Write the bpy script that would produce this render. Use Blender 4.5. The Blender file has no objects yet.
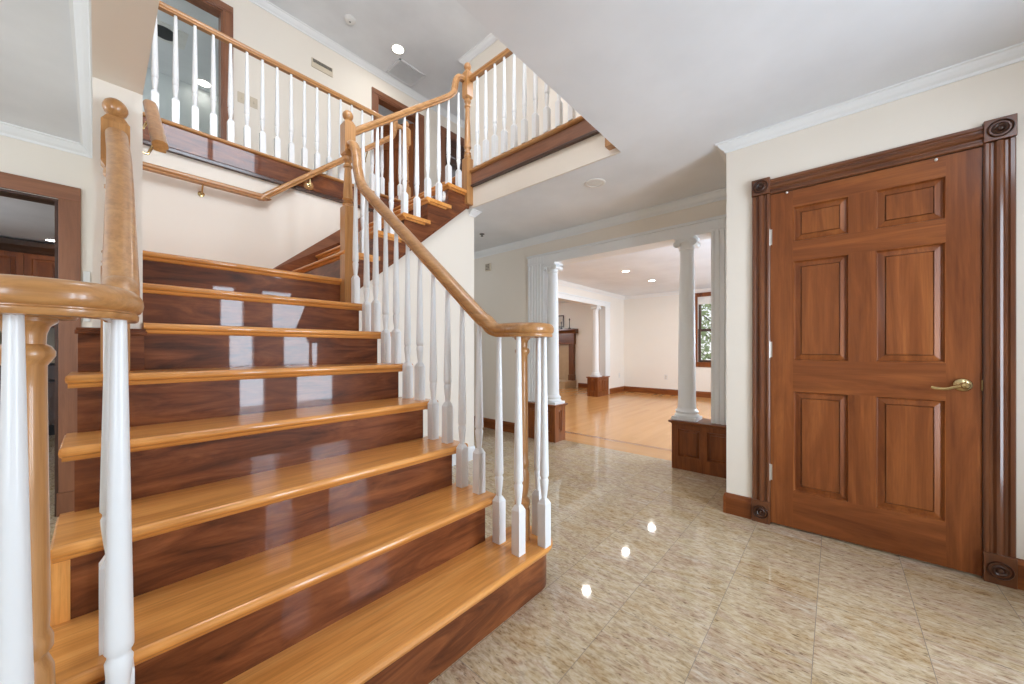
import bpy, math, random
from math import sin, cos, pi, radians
from mathutils import Vector, Matrix
random.seed(7)
S = bpy.context.scene
COL = S.collection

# ------------------------------------------------------------------ materials
def new_mat(name):
    m = bpy.data.materials.new(name); m.use_nodes = True
    nt = m.node_tree; nt.nodes.clear()
    out = nt.nodes.new('ShaderNodeOutputMaterial')
    b = nt.nodes.new('ShaderNodeBsdfPrincipled')
    nt.links.new(b.outputs[0], out.inputs[0])
    return m, nt, b, out

def N(nt, t, **kw):
    n = nt.nodes.new(t)
    for k, v in kw.items(): setattr(n, k, v)
    return n

def ramp(nt, stops):
    r = nt.nodes.new('ShaderNodeValToRGB'); e = r.color_ramp.elements
    while len(e) < len(stops): e.new(0.5)
    for i, (p, c) in enumerate(stops):
        e[i].position = p; e[i].color = (*c, 1)
    return r

def mix(nt, a, b, fac, mode='MIX'):
    m = nt.nodes.new('ShaderNodeMix'); m.data_type = 'RGBA'; m.blend_type = mode
    for v, i in ((a, 6), (b, 7)):
        if isinstance(v, tuple): m.inputs[i].default_value = (*v, 1)
        else: nt.links.new(v, m.inputs[i])
    if isinstance(fac, (int, float)): m.inputs[0].default_value = fac
    else: nt.links.new(fac, m.inputs[0])
    return m.outputs[2]

def coords(nt, scale=(1, 1, 1), rand=True, loc=(0, 0, 0)):
    tc = N(nt, 'ShaderNodeTexCoord'); mp = N(nt, 'ShaderNodeMapping')
    src = tc.outputs['Object']
    if rand:
        oi = N(nt, 'ShaderNodeObjectInfo'); mul = N(nt, 'ShaderNodeMath', operation='MULTIPLY')
        mul.inputs[1].default_value = 37.0
        nt.links.new(oi.outputs['Random'], mul.inputs[0])
        add = N(nt, 'ShaderNodeVectorMath', operation='ADD')
        nt.links.new(src, add.inputs[0]); nt.links.new(mul.outputs[0], add.inputs[1])
        src = add.outputs[0]
    nt.links.new(src, mp.inputs[0]); mp.inputs['Scale'].default_value = scale
    mp.inputs['Location'].default_value = loc
    return mp.outputs[0]

def noise(nt, vec, scale, detail=4, rough=0.55, dist=0.0):
    n = N(nt, 'ShaderNodeTexNoise')
    n.inputs['Scale'].default_value = scale; n.inputs['Detail'].default_value = detail
    n.inputs['Roughness'].default_value = rough; n.inputs['Distortion'].default_value = dist
    nt.links.new(vec, n.inputs['Vector'])
    return n.outputs['Fac']

def paint(name, c, rough=0.5, var=0.03, coat=0.0):
    m, nt, b, _ = new_mat(name)
    f = noise(nt, coords(nt, rand=False), 1.6, 5)
    c2 = tuple(x * (1 - 2 * var) for x in c); c1 = tuple(min(1, x * (1 + var)) for x in c)
    r = ramp(nt, [(0.3, c2), (0.7, c1)]); nt.links.new(f, r.inputs[0])
    nt.links.new(r.outputs[0], b.inputs['Base Color'])
    b.inputs['Roughness'].default_value = rough; b.inputs['Coat Weight'].default_value = coat
    return m

def wood(name, dark, mid, light, axis='x', rough=0.28, coat=0.5, coat_rough=0.08, fine=1.0, bump=0.03, st=0.10, big=9, spec=0.5):
    m, nt, b, _ = new_mat(name)
    sc = {'x': (st, 1, 1), 'y': (1, st, 1), 'z': (1, 1, st)}[axis]
    v = coords(nt, sc)
    f1 = noise(nt, v, big, 7, 0.62, 1.6)
    r1 = ramp(nt, [(0.28, dark), (0.5, mid), (0.72, light)]); nt.links.new(f1, r1.inputs[0])
    sc2 = {'x': (0.03, 1, 1), 'y': (1, 0.03, 1), 'z': (1, 1, 0.03)}[axis]
    f2 = noise(nt, coords(nt, sc2), 95, 4, 0.7, 0.3)
    r2 = ramp(nt, [(0.36, (0.55, 0.5, 0.45)), (0.56, (1, 1, 1))]); nt.links.new(f2, r2.inputs[0])
    c = mix(nt, r1.outputs[0], r2.outputs[0], 0.45 * fine, 'MULTIPLY')
    nt.links.new(c, b.inputs['Base Color'])
    b.inputs['Roughness'].default_value = rough; b.inputs['Specular IOR Level'].default_value = spec
    b.inputs['Coat Weight'].default_value = coat; b.inputs['Coat Roughness'].default_value = coat_rough
    if bump:
        bp = N(nt, 'ShaderNodeBump'); bp.inputs['Strength'].default_value = bump; bp.inputs['Distance'].default_value = 0.01
        nt.links.new(f2, bp.inputs['Height']); nt.links.new(bp.outputs[0], b.inputs['Normal'])
    return m

def plain(name, c, rough=0.5, metal=0.0):
    m, nt, b, _ = new_mat(name)
    f = noise(nt, coords(nt), 12, 3)
    r = ramp(nt, [(0.3, tuple(x * 0.92 for x in c)), (0.7, c)]); nt.links.new(f, r.inputs[0])
    nt.links.new(r.outputs[0], b.inputs['Base Color'])
    b.inputs['Roughness'].default_value = rough; b.inputs['Metallic'].default_value = metal
    return m

def emit(name, c, s):
    m, nt, b, out = new_mat(name)
    e = N(nt, 'ShaderNodeEmission'); e.inputs[0].default_value = (*c, 1); e.inputs[1].default_value = s
    nt.links.new(e.outputs[0], out.inputs[0]); return m

def glass_mat():
    m, nt, b, out = new_mat('window glass')
    t = N(nt, 'ShaderNodeBsdfTransparent'); g = N(nt, 'ShaderNodeBsdfGlossy'); g.inputs['Roughness'].default_value = 0.02
    fr = N(nt, 'ShaderNodeFresnel'); fr.inputs[0].default_value = 1.3
    mx = N(nt, 'ShaderNodeMixShader')
    nt.links.new(fr.outputs[0], mx.inputs[0]); nt.links.new(t.outputs[0], mx.inputs[1]); nt.links.new(g.outputs[0], mx.inputs[2])
    nt.links.new(mx.outputs[0], out.inputs[0]); return m

def granite():
    m, nt, b, _ = new_mat('polished granite tile')
    v = coords(nt, (1, 1, 1), rand=False, loc=(-0.232, -0.06, 0))
    br = N(nt, 'ShaderNodeTexBrick'); br.offset = 0.0; br.squash = 1.0
    br.inputs['Scale'].default_value = 1; br.inputs['Brick Width'].default_value = 0.61; br.inputs['Row Height'].default_value = 0.31
    br.inputs['Mortar Size'].default_value = 0.0012; br.inputs['Mortar Smooth'].default_value = 0.2; br.inputs['Bias'].default_value = 0
    br.inputs['Color1'].default_value = (0, 0, 0, 1); br.inputs['Color2'].default_value = (1, 1, 1, 1); br.inputs['Mortar'].default_value = (0.5, 0.5, 0.5, 1)
    nt.links.new(v, br.inputs['Vector'])
    # per-tile shift of the vein pattern
    mul = N(nt, 'ShaderNodeVectorMath', operation='SCALE'); mul.inputs['Scale'].default_value = 23.0
    nt.links.new(br.outputs['Color'], mul.inputs[0])
    add = N(nt, 'ShaderNodeVectorMath', operation='ADD'); nt.links.new(v, add.inputs[0]); nt.links.new(mul.outputs[0], add.inputs[1])
    mp = N(nt, 'ShaderNodeMapping'); mp.inputs['Scale'].default_value = (1, 0.30, 1); mp.inputs['Rotation'].default_value = (0, 0, 0.12)
    nt.links.new(add.outputs[0], mp.inputs[0]); w = mp.outputs[0]
    big = noise(nt, w, 6.5, 7, 0.7, 1.0)
    r1 = ramp(nt, GR_BIG); nt.links.new(big, r1.inputs[0])
    med = noise(nt, w, 85, 4, 0.7, 0.5)
    r2 = ramp(nt, [(0.36, GR_MED[0]), (0.47, GR_MED[1]), (0.64, GR_MED[2])]); nt.links.new(med, r2.inputs[0])
    c = mix(nt, r1.outputs[0], r2.outputs[0], 0.5, 'MIX')
    fl = noise(nt, w, 130, 2, 0.5, 0.3)
    r3 = ramp(nt, [(0.27, (0.25, 0.2, 0.17)), (0.37, (1, 1, 1))]); nt.links.new(fl, r3.inputs[0])
    c = mix(nt, c, r3.outputs[0], 0.75, 'MULTIPLY')
    tint = ramp(nt, [(0.0, (0.90, 0.87, 0.83)), (1.0, (1.0, 1.0, 1.0))]); nt.links.new(br.outputs['Color'], tint.inputs[0])
    c = mix(nt, c, tint.outputs[0], 1.0, 'MULTIPLY')
    c = mix(nt, c, (0.24, 0.2, 0.16), br.outputs['Fac'])
    nt.links.new(c, b.inputs['Base Color'])
    b.inputs['Roughness'].default_value = 0.045
    b.inputs['Specular IOR Level'].default_value = 0.5
    return m

def strip_floor(name, axis='x'):
    m, nt, b, _ = new_mat(name)
    tc = N(nt, 'ShaderNodeTexCoord'); mp = N(nt, 'ShaderNodeMapping')
    if axis == 'y': mp.inputs['Rotation'].default_value = (0, 0, pi / 2)
    nt.links.new(tc.outputs['Object'], mp.inputs[0])
    br = N(nt, 'ShaderNodeTexBrick'); br.offset = 0.37
    br.inputs['Scale'].default_value = 1; br.inputs['Brick Width'].default_value = 1.1; br.inputs['Row Height'].default_value = 0.083
    br.inputs['Mortar Size'].default_value = 0.0; br.inputs['Bias'].default_value = 0
    br.inputs['Color1'].default_value = (0.57, 0.282, 0.098, 1); br.inputs['Color2'].default_value = (0.63, 0.328, 0.122, 1); br.inputs['Mortar'].default_value = (0.56, 0.275, 0.10, 1)
    nt.links.new(mp.outputs[0], br.inputs['Vector'])
    m2 = N(nt, 'ShaderNodeMapping'); m2.inputs['Scale'].default_value = (0.05, 1, 1); nt.links.new(mp.outputs[0], m2.inputs[0])
    f = noise(nt, m2.outputs[0], 14, 2, 0.5, 0.4)
    r = ramp(nt, [(0.3, (0.8, 0.75, 0.7)), (0.6, (1, 1, 1))]); nt.links.new(f, r.inputs[0])
    c = mix(nt, br.outputs['Color'], r.outputs[0], 0.35, 'MULTIPLY')
    nt.links.new(c, b.inputs['Base Color']); b.inputs['Roughness'].default_value = 0.16
    b.inputs['Specular IOR Level'].default_value = 0.6
    return m

GR_BIG = [(0.30, (0.31, 0.155, 0.05)), (0.41, (0.47, 0.33, 0.16)), (0.50, (0.56, 0.46, 0.31)), (0.57, (0.40, 0.25, 0.165)), (0.66, (0.57, 0.51, 0.42))]
GR_MED = [(0.17, 0.105, 0.06), (0.51, 0.40, 0.26), (0.72, 0.64, 0.51)]
OAK = ((0.50, 0.20, 0.043), (0.70, 0.30, 0.073), (0.82, 0.40, 0.118))
RAIL = ((0.37, 0.165, 0.050), (0.475, 0.23, 0.078), (0.57, 0.30, 0.112))
CHERRY = ((0.058, 0.016, 0.006), (0.165, 0.047, 0.015), (0.29, 0.096, 0.031))
DOORW = ((0.125, 0.032, 0.007), (0.215, 0.061, 0.014), (0.32, 0.104, 0.026))
DCASE = ((0.085, 0.025, 0.008), (0.14, 0.043, 0.013), (0.20, 0.068, 0.021))
CASE = ((0.17, 0.062, 0.028), (0.24, 0.095, 0.045), (0.30, 0.125, 0.06))
DARKW = ((0.030, 0.010, 0.005), (0.05, 0.017, 0.008), (0.075, 0.026, 0.012))
KITW = ((0.16, 0.036, 0.008), (0.26, 0.070, 0.016), (0.34, 0.105, 0.026))
M = {}
for ax in 'xyz':
    M['oak_' + ax] = wood('honey oak along ' + ax, *OAK, ax, 0.35, 0.6, 0.05, spec=0.3)
    M['rail_' + ax] = wood('oak rail along ' + ax, *RAIL, ax, 0.32, 0.4, 0.1, fine=0.9, st=0.05, big=16)
    M['cherry_' + ax] = wood('stained cherry along ' + ax, *CHERRY, ax, 0.4, 0.55, 0.03, st=0.2, big=12, spec=0.15)
    M['door_' + ax] = wood('stained door wood along ' + ax, *DOORW, ax, 0.38, 0.12, 0.2, fine=0.8, spec=0.3)
    M['dcase_' + ax] = wood('dark stained casing along ' + ax, *DCASE, ax, 0.3, 0.25, 0.12, fine=0.7)
    M['case_' + ax] = wood('brown casing along ' + ax, *CASE, ax, 0.35, 0.3, 0.15, fine=0.7)
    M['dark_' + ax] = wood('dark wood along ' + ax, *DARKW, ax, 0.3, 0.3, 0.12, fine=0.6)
M['kitchen_z'] = wood('kitchen cabinet cherry', *KITW, 'z', 0.3, 0.3, 0.12, fine=0.6)
M['inlay'] = wood('darker inlay strip', (0.34, 0.14, 0.05), (0.42, 0.185, 0.07), (0.48, 0.23, 0.09), 'y', 0.2, 0.4, 0.06)
M['neutral_floor'] = plain('pale carpet', (0.62, 0.61, 0.60), 0.95)  # unseen upper floor kept neutral to cut warm bounce light
M['white'] = paint('white semi gloss paint', (0.77, 0.78, 0.785), 0.35, 0.01, 0.1)
M['trim'] = paint('white trim paint', (0.80, 0.81, 0.81), 0.4, 0.01)
M['wall'] = paint('cream wall paint', (0.80, 0.737, 0.648), 0.6, 0.01)
M['wall_lr'] = paint('pale cream wall paint', (0.82, 0.77, 0.70), 0.6, 0.01)
M['wall_gray'] = paint('pale grey wall paint', (0.62, 0.66, 0.66), 0.6, 0.01)
M['ceil'] = paint('ceiling paint', (0.75, 0.765, 0.785), 0.7, 0.045)
M['ceil_lr'] = paint('brushed ceiling paint cooled against bounce', (0.76, 0.81, 0.87), 0.7, 0.04)  # blue tint offsets warm light bounced off the oak floor
M['granite'] = granite()
M['strip_x'] = strip_floor('oak strip floor along x', 'x'); M['strip_y'] = strip_floor('oak strip floor along y', 'y')
M['brass'] = plain('satin brass', (0.62, 0.48, 0.24), 0.22, 1.0)
M['steel'] = plain('satin steel', (0.62, 0.6, 0.57), 0.35, 1.0)
M['iron'] = plain('black iron', (0.02, 0.02, 0.02), 0.5)
M['plastic'] = plain('white plastic', (0.75, 0.74, 0.71), 0.45)
M['beige'] = plain('beige plastic', (0.62, 0.53, 0.40), 0.5)
M['slot'] = plain('dark slots', (0.12, 0.11, 0.10), 0.6)
M['grille'] = plain('grey grille', (0.68, 0.69, 0.70), 0.6)
M['stone'] = plain('tan stone', (0.50, 0.36, 0.22), 0.4)
M['backsplash'] = plain('mottled granite', (0.30, 0.24, 0.15), 0.2)
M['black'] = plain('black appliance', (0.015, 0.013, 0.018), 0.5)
M['glass'] = glass_mat()
M['lens'] = emit('lamp lens', (1.0, 0.96, 0.88), 14)
M['lens_off'] = plain('frosted lens', (0.72, 0.72, 0.70), 0.4)
M['paper'] = plain('print paper', (0.62, 0.57, 0.5), 0.8)
M['bark'] = plain('tree bark', (0.10, 0.075, 0.055), 0.9)
M['leaf'] = plain('tree leaves', (0.34, 0.42, 0.22), 0.7)
M['lawn'] = plain('pale gravel', (0.62, 0.63, 0.60), 0.9)
M['marble'] = plain('grey tile', (0.55, 0.58, 0.58), 0.25)

# ------------------------------------------------------------------ mesh helper
class MB:
    def __init__(s): s.v = []; s.f = []; s.sm = []
    def add(s, vs, fs, smooth=False):
        o = len(s.v); s.v += [tuple(p) for p in vs]
        for f in fs: s.f.append([i + o for i in f]); s.sm.append(smooth)
        return s
    def box(s, a, b):
        x0, x1 = sorted((a[0], b[0])); y0, y1 = sorted((a[1], b[1])); z0, z1 = sorted((a[2], b[2]))
        vs = [(x0, y0, z0), (x1, y0, z0), (x1, y1, z0), (x0, y1, z0), (x0, y0, z1), (x1, y0, z1), (x1, y1, z1), (x0, y1, z1)]
        return s.add(vs, [(0, 3, 2, 1), (4, 5, 6, 7), (0, 1, 5, 4), (1, 2, 6, 5), (2, 3, 7, 6), (3, 0, 4, 7)])
    def prism(s, pts, axis, lo, hi, smooth=False):
        # pts: 2-D outline in the two other axes (x: (y,z), y: (x,z), z: (x,y))
        def P(p, t): return {'x': (t, p[0], p[1]), 'y': (p[0], t, p[1]), 'z': (p[0], p[1], t)}[axis]
        n = len(pts)
        vs = [P(p, lo) for p in pts] + [P(p, hi) for p in pts]
        ar = sum(pts[i][0] * pts[(i + 1) % n][1] - pts[(i + 1) % n][0] * pts[i][1] for i in range(n))
        flip = (ar < 0) != (axis == 'y')
        q = [(i, (i + 1) % n, n + (i + 1) % n, n + i) for i in range(n)]
        caps = [tuple(range(n - 1, -1, -1)), tuple(range(n, 2 * n))]
        if flip: q = [f[::-1] for f in q]; caps = [f[::-1] for f in caps]
        s.add(vs, q, smooth); o = len(s.v) - 2 * n
        for c in caps: s.f.append([i + o for i in c]); s.sm.append(False)
        return s
    def lathe(s, c, prof, seg=16, axis='z', caps=True, smooth=True, rot=0.0):
        vs = []
        for r, h in prof:
            for k in range(seg):
                a = 2 * pi * k / seg + rot
                u, w = r * cos(a), r * sin(a)
                vs.append({'z': (c[0] + u, c[1] + w, c[2] + h), 'x': (c[0] + h, c[1] + u, c[2] + w), 'y': (c[0] + w, c[1] + h, c[2] + u)}[axis])
        fs = []
        for i in range(len(prof) - 1):
            for k in range(seg):
                a, b = i * seg + k, i * seg + (k + 1) % seg
                fs.append((a, b, b + seg, a + seg))
        s.add(vs, fs, smooth); o = len(s.v) - len(vs)
        if caps:
            s.f.append([o + k for k in range(seg - 1, -1, -1)]); s.sm.append(False)
            e = o + (len(prof) - 1) * seg
            s.f.append([e + k for k in range(seg)]); s.sm.append(False)
        return s
    def sweep(s, path, prof, smooth=True, side=None):
        path = [Vector(p) for p in path]; n = len(path); k = len(prof); rings = []; ps = None
        for i, p in enumerate(path):
            t = (path[min(i + 1, n - 1)] - path[max(i - 1, 0)]).normalized()
            if side is not None: sd = Vector(side)
            else:
                h = Vector((t.x, t.y, 0))
                sd = h.cross(Vector((0, 0, 1))).normalized() if h.length > 0.25 else ps
            ps = sd
            up = sd.cross(t).normalized()
            rings.append([p + sd * u + up * w for u, w in prof])
        vs = [q for r in rings for q in r]
        fs = [(i * k + j, i * k + (j + 1) % k, (i + 1) * k + (j + 1) % k, (i + 1) * k + j) for i in range(n - 1) for j in range(k)]
        s.add(vs, fs, smooth); o = len(s.v) - len(vs)
        s.f.append([o + j for j in range(k - 1, -1, -1)]); s.sm.append(False)
        e = o + (n - 1) * k; s.f.append([e + j for j in range(k)]); s.sm.append(False)
        return s
    def tube(s, path, r, seg=8):
        return s.sweep(path, [(r * cos(2 * pi * j / seg), r * sin(2 * pi * j / seg)) for j in range(seg)])
    def sphere(s, c, r, seg=20, rings=12, sz=1.0):
        prof = [(max(1e-4, r * sin(pi * i / rings)), -r * sz * cos(pi * i / rings)) for i in range(rings + 1)]
        return s.lathe(c, prof, seg)
    def build(s, name, mat, parent=None, loc=None, bevel=0.0, sharp=38):
        off = Vector(parent.location) if parent is not None and parent.get('_root') else Vector((0, 0, 0))
        if parent is not None and not parent.get('_root'):
            off = Vector(parent['_off']) if '_off' in parent else Vector((0, 0, 0))
        if loc is not None: off = Vector(loc)
        me = bpy.data.meshes.new(name)
        me.from_pydata([tuple(Vector(p) - off) for p in s.v], [], s.f)
        for p, sm in zip(me.polygons, s.sm): p.use_smooth = sm
        me.update()
        import bmesh
        bm = bmesh.new(); bm.from_mesh(me); bmesh.ops.recalc_face_normals(bm, faces=bm.faces); bm.to_mesh(me); bm.free()
        if any(s.sm): me.set_sharp_from_angle(angle=radians(sharp))
        me.materials.append(M[mat] if isinstance(mat, str) else mat)
        o = bpy.data.objects.new(name, me); COL.objects.link(o)
        if parent is not None: o.parent = parent
        elif loc is not None: o.location = loc
        o['_off'] = tuple(off)
        if bevel:
            b = o.modifiers.new('edge', 'BEVEL'); b.width = bevel; b.segments = 2; b.limit_method = 'ANGLE'; b.angle_limit = radians(40)
        return o

def tag(o, label, cat, group=None, kind=None):
    o['label'] = label; o['category'] = cat
    if group: o['group'] = group
    if kind: o['kind'] = kind
    return o

def root(name, loc, label, cat, group=None, kind=None):
    o = bpy.data.objects.new(name, None); COL.objects.link(o)
    o.location = loc; o['_root'] = True; o.empty_display_size = 0.1
    return tag(o, label, cat, group, kind)

def copy_tree(o, parent=None):
    c = o.copy(); COL.objects.link(c)
    if parent is not None: c.parent = parent
    for ch in list(o.children): copy_tree(ch, c)
    return c

def bez(pts, n=8):
    # Catmull-Rom through pts
    P = [Vector(p) for p in pts]; P = [P[0] * 2 - P[1]] + P + [P[-1] * 2 - P[-2]]; out = []
    for i in range(1, len(P) - 2):
        for k in range(n):
            t = k / n; a, b, c, d = P[i - 1], P[i], P[i + 1], P[i + 2]
            out.append(0.5 * ((2 * b) + (c - a) * t + (2 * a - 5 * b + 4 * c - d) * t * t + (3 * b - a - 3 * c + d) * t ** 3))
    out.append(P[-2]); return out

# ------------------------------------------------------------------ measures (metres)
R = 0.2006                      # riser
NOSE = [0.965, 1.19, 1.43, 1.68, 1.93, 2.18, 2.43, 2.68]     # y of the nosings of the lower flight
XL, XR = -0.075, 1.258          # tread ends of the lower flight
LAND = 8 * R; UP = 14 * R       # landing, upper floor
CEIL = 2.462; CEIL2 = 5.25
YB = 3.80                       # back wall of the stairwell
UX = [1.165, 1.40, 1.64, 1.87, 2.10, 2.34]                   # x of the nosings of the upper flight (steps 9-14)
UY = 2.66                       # near side of the upper flight
XF = 2.415                      # right edge of the stairwell
XW = 2.79                       # closet wall
XH = 3.60                       # hall wall with the columned opening

# ------------------------------------------------------------------ floors and ceilings
def struct(name, mb, mat, label, cat, bevel=0.0):
    return tag(mb.build(name, mat, bevel=bevel), label, cat, kind='structure')

struct('floor', MB().box((-3.2, -1.4, -0.08), (3.72, 8.2, 0)), 'granite', 'polished beige granite tile floor of the entrance hall', 'floor')
fl = root('floor', (3.72, 0, 0), 'honey oak strip floor of the bright room beyond the columns', 'floor', kind='structure')
MB().box((4.14, -1.2, -0.08), (9.3, 9.2, 0)).build('strip_field', 'strip_x', fl)
MB().box((3.72, -1.2, -0.08), (4.06, 9.2, 0)).build('border_boards', 'strip_y', fl)
MB().box((4.06, -1.2, -0.08), (4.14, 9.2, 0)).build('inlay_strip', 'inlay', fl)
c = MB()
c.box((-3.2, -1.4, CEIL), (3.75, 1.119, CEIL + 0.06))
c.box((XF, 1.119, CEIL), (3.75, 9.2, CEIL + 0.06))
c.box((-3.2, 1.119, CEIL), (-0.012, 8.2, CEIL + 0.06))
c.box((-0.012, 3.9, CEIL), (XF, 8.2, CEIL + 0.06))
struct('ceiling', c, 'ceil', 'pale grey ceiling of the ground floor with the stairwell cut out', 'ceiling')
struct('ceiling', MB().box((3.75, -1.4, CEIL), (9.3, 9.2, CEIL + 0.06)), 'ceil_lr', 'white ceiling of the bright room beyond the columns', 'ceiling')
c = MB()
c.box((-3.2, 1.112, CEIL + 0.06), (-0.012, 8.2, UP)); c.box((-3.2, -1.4, CEIL + 0.06), (6.2, 1.105, UP))
c.box((XF + 0.004, 1.112, CEIL + 0.06), (6.2, YB, UP)); c.box((-0.012, YB + 0.012, CEIL + 0.06), (6.2, 8.2, UP))
struct('floor', c, 'neutral_floor', 'upper floor landing around the open stairwell', 'floor')
struct('ceiling', MB().box((-3.2, 0.8, CEIL2), (6.4, 8.3, CEIL2 + 0.06)), 'ceil', 'pale grey ceiling high over the upper hall', 'ceiling')

# ------------------------------------------------------------------ walls
def wall(name, boxes, mat, label):
    m = MB()
    for a, b in boxes: m.box(a, b)
    return struct(name, m, mat, label, 'wall')

wall('wall_right', [((XW, -1.4, 0), (XW + 0.12, -0.535, CEIL)), ((XW, 0.32, 0), (XW + 0.12, 0.548, CEIL)), ((XW, -0.535, 2.062), (XW + 0.12, 0.32, CEIL))], 'wall', 'cream wall around the brown six panel closet door')
wall('wall_closet', [((XW + 0.12, 0.43, 0), (XH, 0.548, CEIL)), ((3.5, -1.2, 0), (3.6, 0.43, CEIL))], 'wall', 'cream end wall of the closet beside the columned opening')
wall('wall_hall', [((XH, 0.548, 0), (XH + 0.17, 0.78, CEIL)), ((XH, 0.78, 2.20), (XH + 0.17, 2.72, CEIL)), ((XH, 2.72, 0), (XH + 0.17, 4.15, CEIL)), ((XH, 4.15, 0), (XH + 0.17, 6.6, CEIL)), ((XH, -1.2, 0), (XH + 0.17, 0.548, CEIL))], 'wall', 'cream hall wall with the wide columned opening')
wall('wall_end', [((2.46, 6.5, 0), (XH, 6.6, CEIL))], 'wall', 'cream wall closing the far end of the side hall')
wall('wall_stair', [((2.37, UY + 0.15, 0), (2.487, 6.5, CEIL))], 'wall', 'cream side wall of the hall under the upper flight')
# wall under the upper flight: everything below the sloping stringer
m = MB(); m.prism([(1.19, 0), (2.487, 0), (2.487, CEIL), (2.335, CEIL), (1.30, 1.565), (1.19, 1.47)], 'y', UY + 0.04, UY + 0.15)
struct('wall_under_stair', m, 'wall', 'white wall under the upper flight of stairs behind the balusters', 'wall')
wall('wall_back', [((-0.012, YB, 0), (2.35, YB + 0.10, 2.60)), ((-0.012, YB, 2.60), (2.42, YB + 0.012, UP - 0.03))], 'wall', 'cream back wall of the stair landing below the balcony')
wall('wall_left', [((-0.012, 2.205, 0), (0.128, YB, CEIL2)), ((-0.012, 1.112, 2.17), (0.128, 2.205, CEIL2)), ((-0.012, YB, CEIL + 0.1), (0.128, YB + 0.1, CEIL2))], 'wall', 'cream wall end and header at the left of the staircase')
wall('wall_left_hall', [((-3.2, 3.82, 0), (-1.10, 3.94, CEIL)), ((-0.158, 3.82, 0), (-0.012, 3.94, CEIL)), ((-1.10, 3.82, 2.072), (-0.158, 3.94, CEIL))], 'wall', 'cream wall with the brown framed kitchen doorway')
wall('wall_far_left', [((-3.3, -1.4, 0), (-3.2, 8.2, CEIL))], 'wall', 'cream outer wall left of the entrance hall')
wall('wall_kitchen', [((-3.2, 8.0, 0), (2.35, 8.1, CEIL)), ((0.9, 3.94, 0), (1.0, 8.0, CEIL))], 'wall', 'cream kitchen wall behind the cabinets')
FW = -1.30
wall('wall_front', [((a, FW - 0.1, b), (c, FW, d)) for a, b, c, d in ((-3.2, 0, -2.9, CEIL), (-1.3, 0, 1.07, CEIL), (-2.9, 0, -1.3, 0.5), (-2.9, 2.2, -1.3, CEIL), (1.07, 0, 1.41, 0.2), (1.07, 2.06, 1.41, CEIL), (1.41, 0, 1.68, CEIL), (1.68, 0, 2.24, 0.2), (1.68, 2.06, 2.24, CEIL), (2.24, 0, 2.91, CEIL))], 'wall', 'cream front wall with a sidelight and glazed entrance')
# bulkheads around the stairwell between the two storeys
wall('wall_stairwell', [((XF - 0.012, 1.118, CEIL), (XF + 0.004, UY + 0.03, 2.66)), ((0.128, 1.1105, CEIL + 0.06), (XF + 0.004, 1.118, UP))], 'wall', 'cream edge of the upper floor around the stairwell')
# living room
LX = 9.12
wall('wall_living_far', [((LX, -1.2, 0), (LX + 0.15, 1.63, CEIL)), ((LX, 2.37, 0), (LX + 0.15, 9.2, CEIL)), ((LX, 1.63, 0), (LX + 0.15, 2.37, 0.79)), ((LX, 1.63, 2.29), (LX + 0.15, 2.37, CEIL))], 'wall_lr', 'pale cream far wall of the bright room with a window')
wall('wall_living_left', [((3.77, 4.15, 0), (4.6, 4.30, CEIL)), ((4.6, 4.15, 2.19), (8.18, 4.30, CEIL)), ((8.18, 4.15, 0), (LX, 4.30, CEIL))], 'wall_lr', 'pale cream wall with the second columned opening')
wall('wall_living_right', [((3.77, -1.3, 0), (4.4, -1.2, CEIL)), ((7.6, -1.3, 0), (LX, -1.2, CEIL)), ((4.4, -1.3, 0), (7.6, -1.2, 0.7)), ((4.4, -1.3, 2.25), (7.6, -1.2, CEIL))], 'wall_lr', 'pale cream window wall at the right of the bright room')
wall('wall_family', [((3.77, 9.1, 0), (LX, 9.2, CEIL)), ((3.77, 6.6, 0), (3.87, 9.1, CEIL))], 'wall_lr', 'pale cream walls of the fireplace room')
# upper storey
BY = 5.15
wall('wall_upper_back', [((0.128, BY, UP), (-3.2, BY + 0.12, UP + 0.0001)), ((-3.2, BY, UP), (-0.15, BY + 0.12, CEIL2)), ((-0.15, BY, 4.88), (0.93, BY + 0.12, CEIL2)), ((0.93, BY, UP), (2.77, BY + 0.12, CEIL2)), ((2.77, BY, 4.88), (3.52, BY + 0.12, CEIL2)), ((3.52, BY, UP), (4.03, BY + 0.12, CEIL2)), ((4.03, BY, 4.88), (4.78, BY + 0.12, CEIL2)), ((4.78, BY, UP), (6.2, BY + 0.12, CEIL2))], 'wall', 'cream back wall of the upper hall with its doorways')
wall('wall_upper_right', [((3.5, 0.9, UP), (3.62, 4.0, CEIL2)), ((3.62, 3.88, UP), (6.2, 4.0, CEIL2)), ((6.1, 4.0, UP), (6.2, BY, CEIL2))], 'wall', 'cream wall at the right of the upper hall')
wall('wall_upper_front', [((-0.012, 0.9, UP), (0.45, 1.0, CEIL2)), ((1.66, 0.9, UP), (3.5, 1.0, CEIL2)), ((0.45, 0.9, UP), (1.66, 1.0, 3.45)), ((0.45, 0.9, 4.55), (1.66, 1.0, CEIL2))], 'wall', 'cream wall over the near edge of the stairwell')
wall('wall_bath', [((-1.6, 7.6, UP), (1.5, 7.7, CEIL2)), ((-1.7, BY + 0.12, UP), (-1.6, 7.7, CEIL2)), ((1.4, BY + 0.12, UP), (1.5, 7.6, CEIL2))], 'wall_gray', 'pale grey walls of the room beyond the balcony doorway')
wall('wall_bedroom', [((1.6, 7.6, UP), (5.5, 7.7, CEIL2)), ((1.55, BY + 0.12, UP), (1.65, 7.7, CEIL2)), ((5.4, BY + 0.12, UP), (5.5, 7.6, CEIL2))], 'wall', 'cream walls of the upstairs bedroom')

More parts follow.
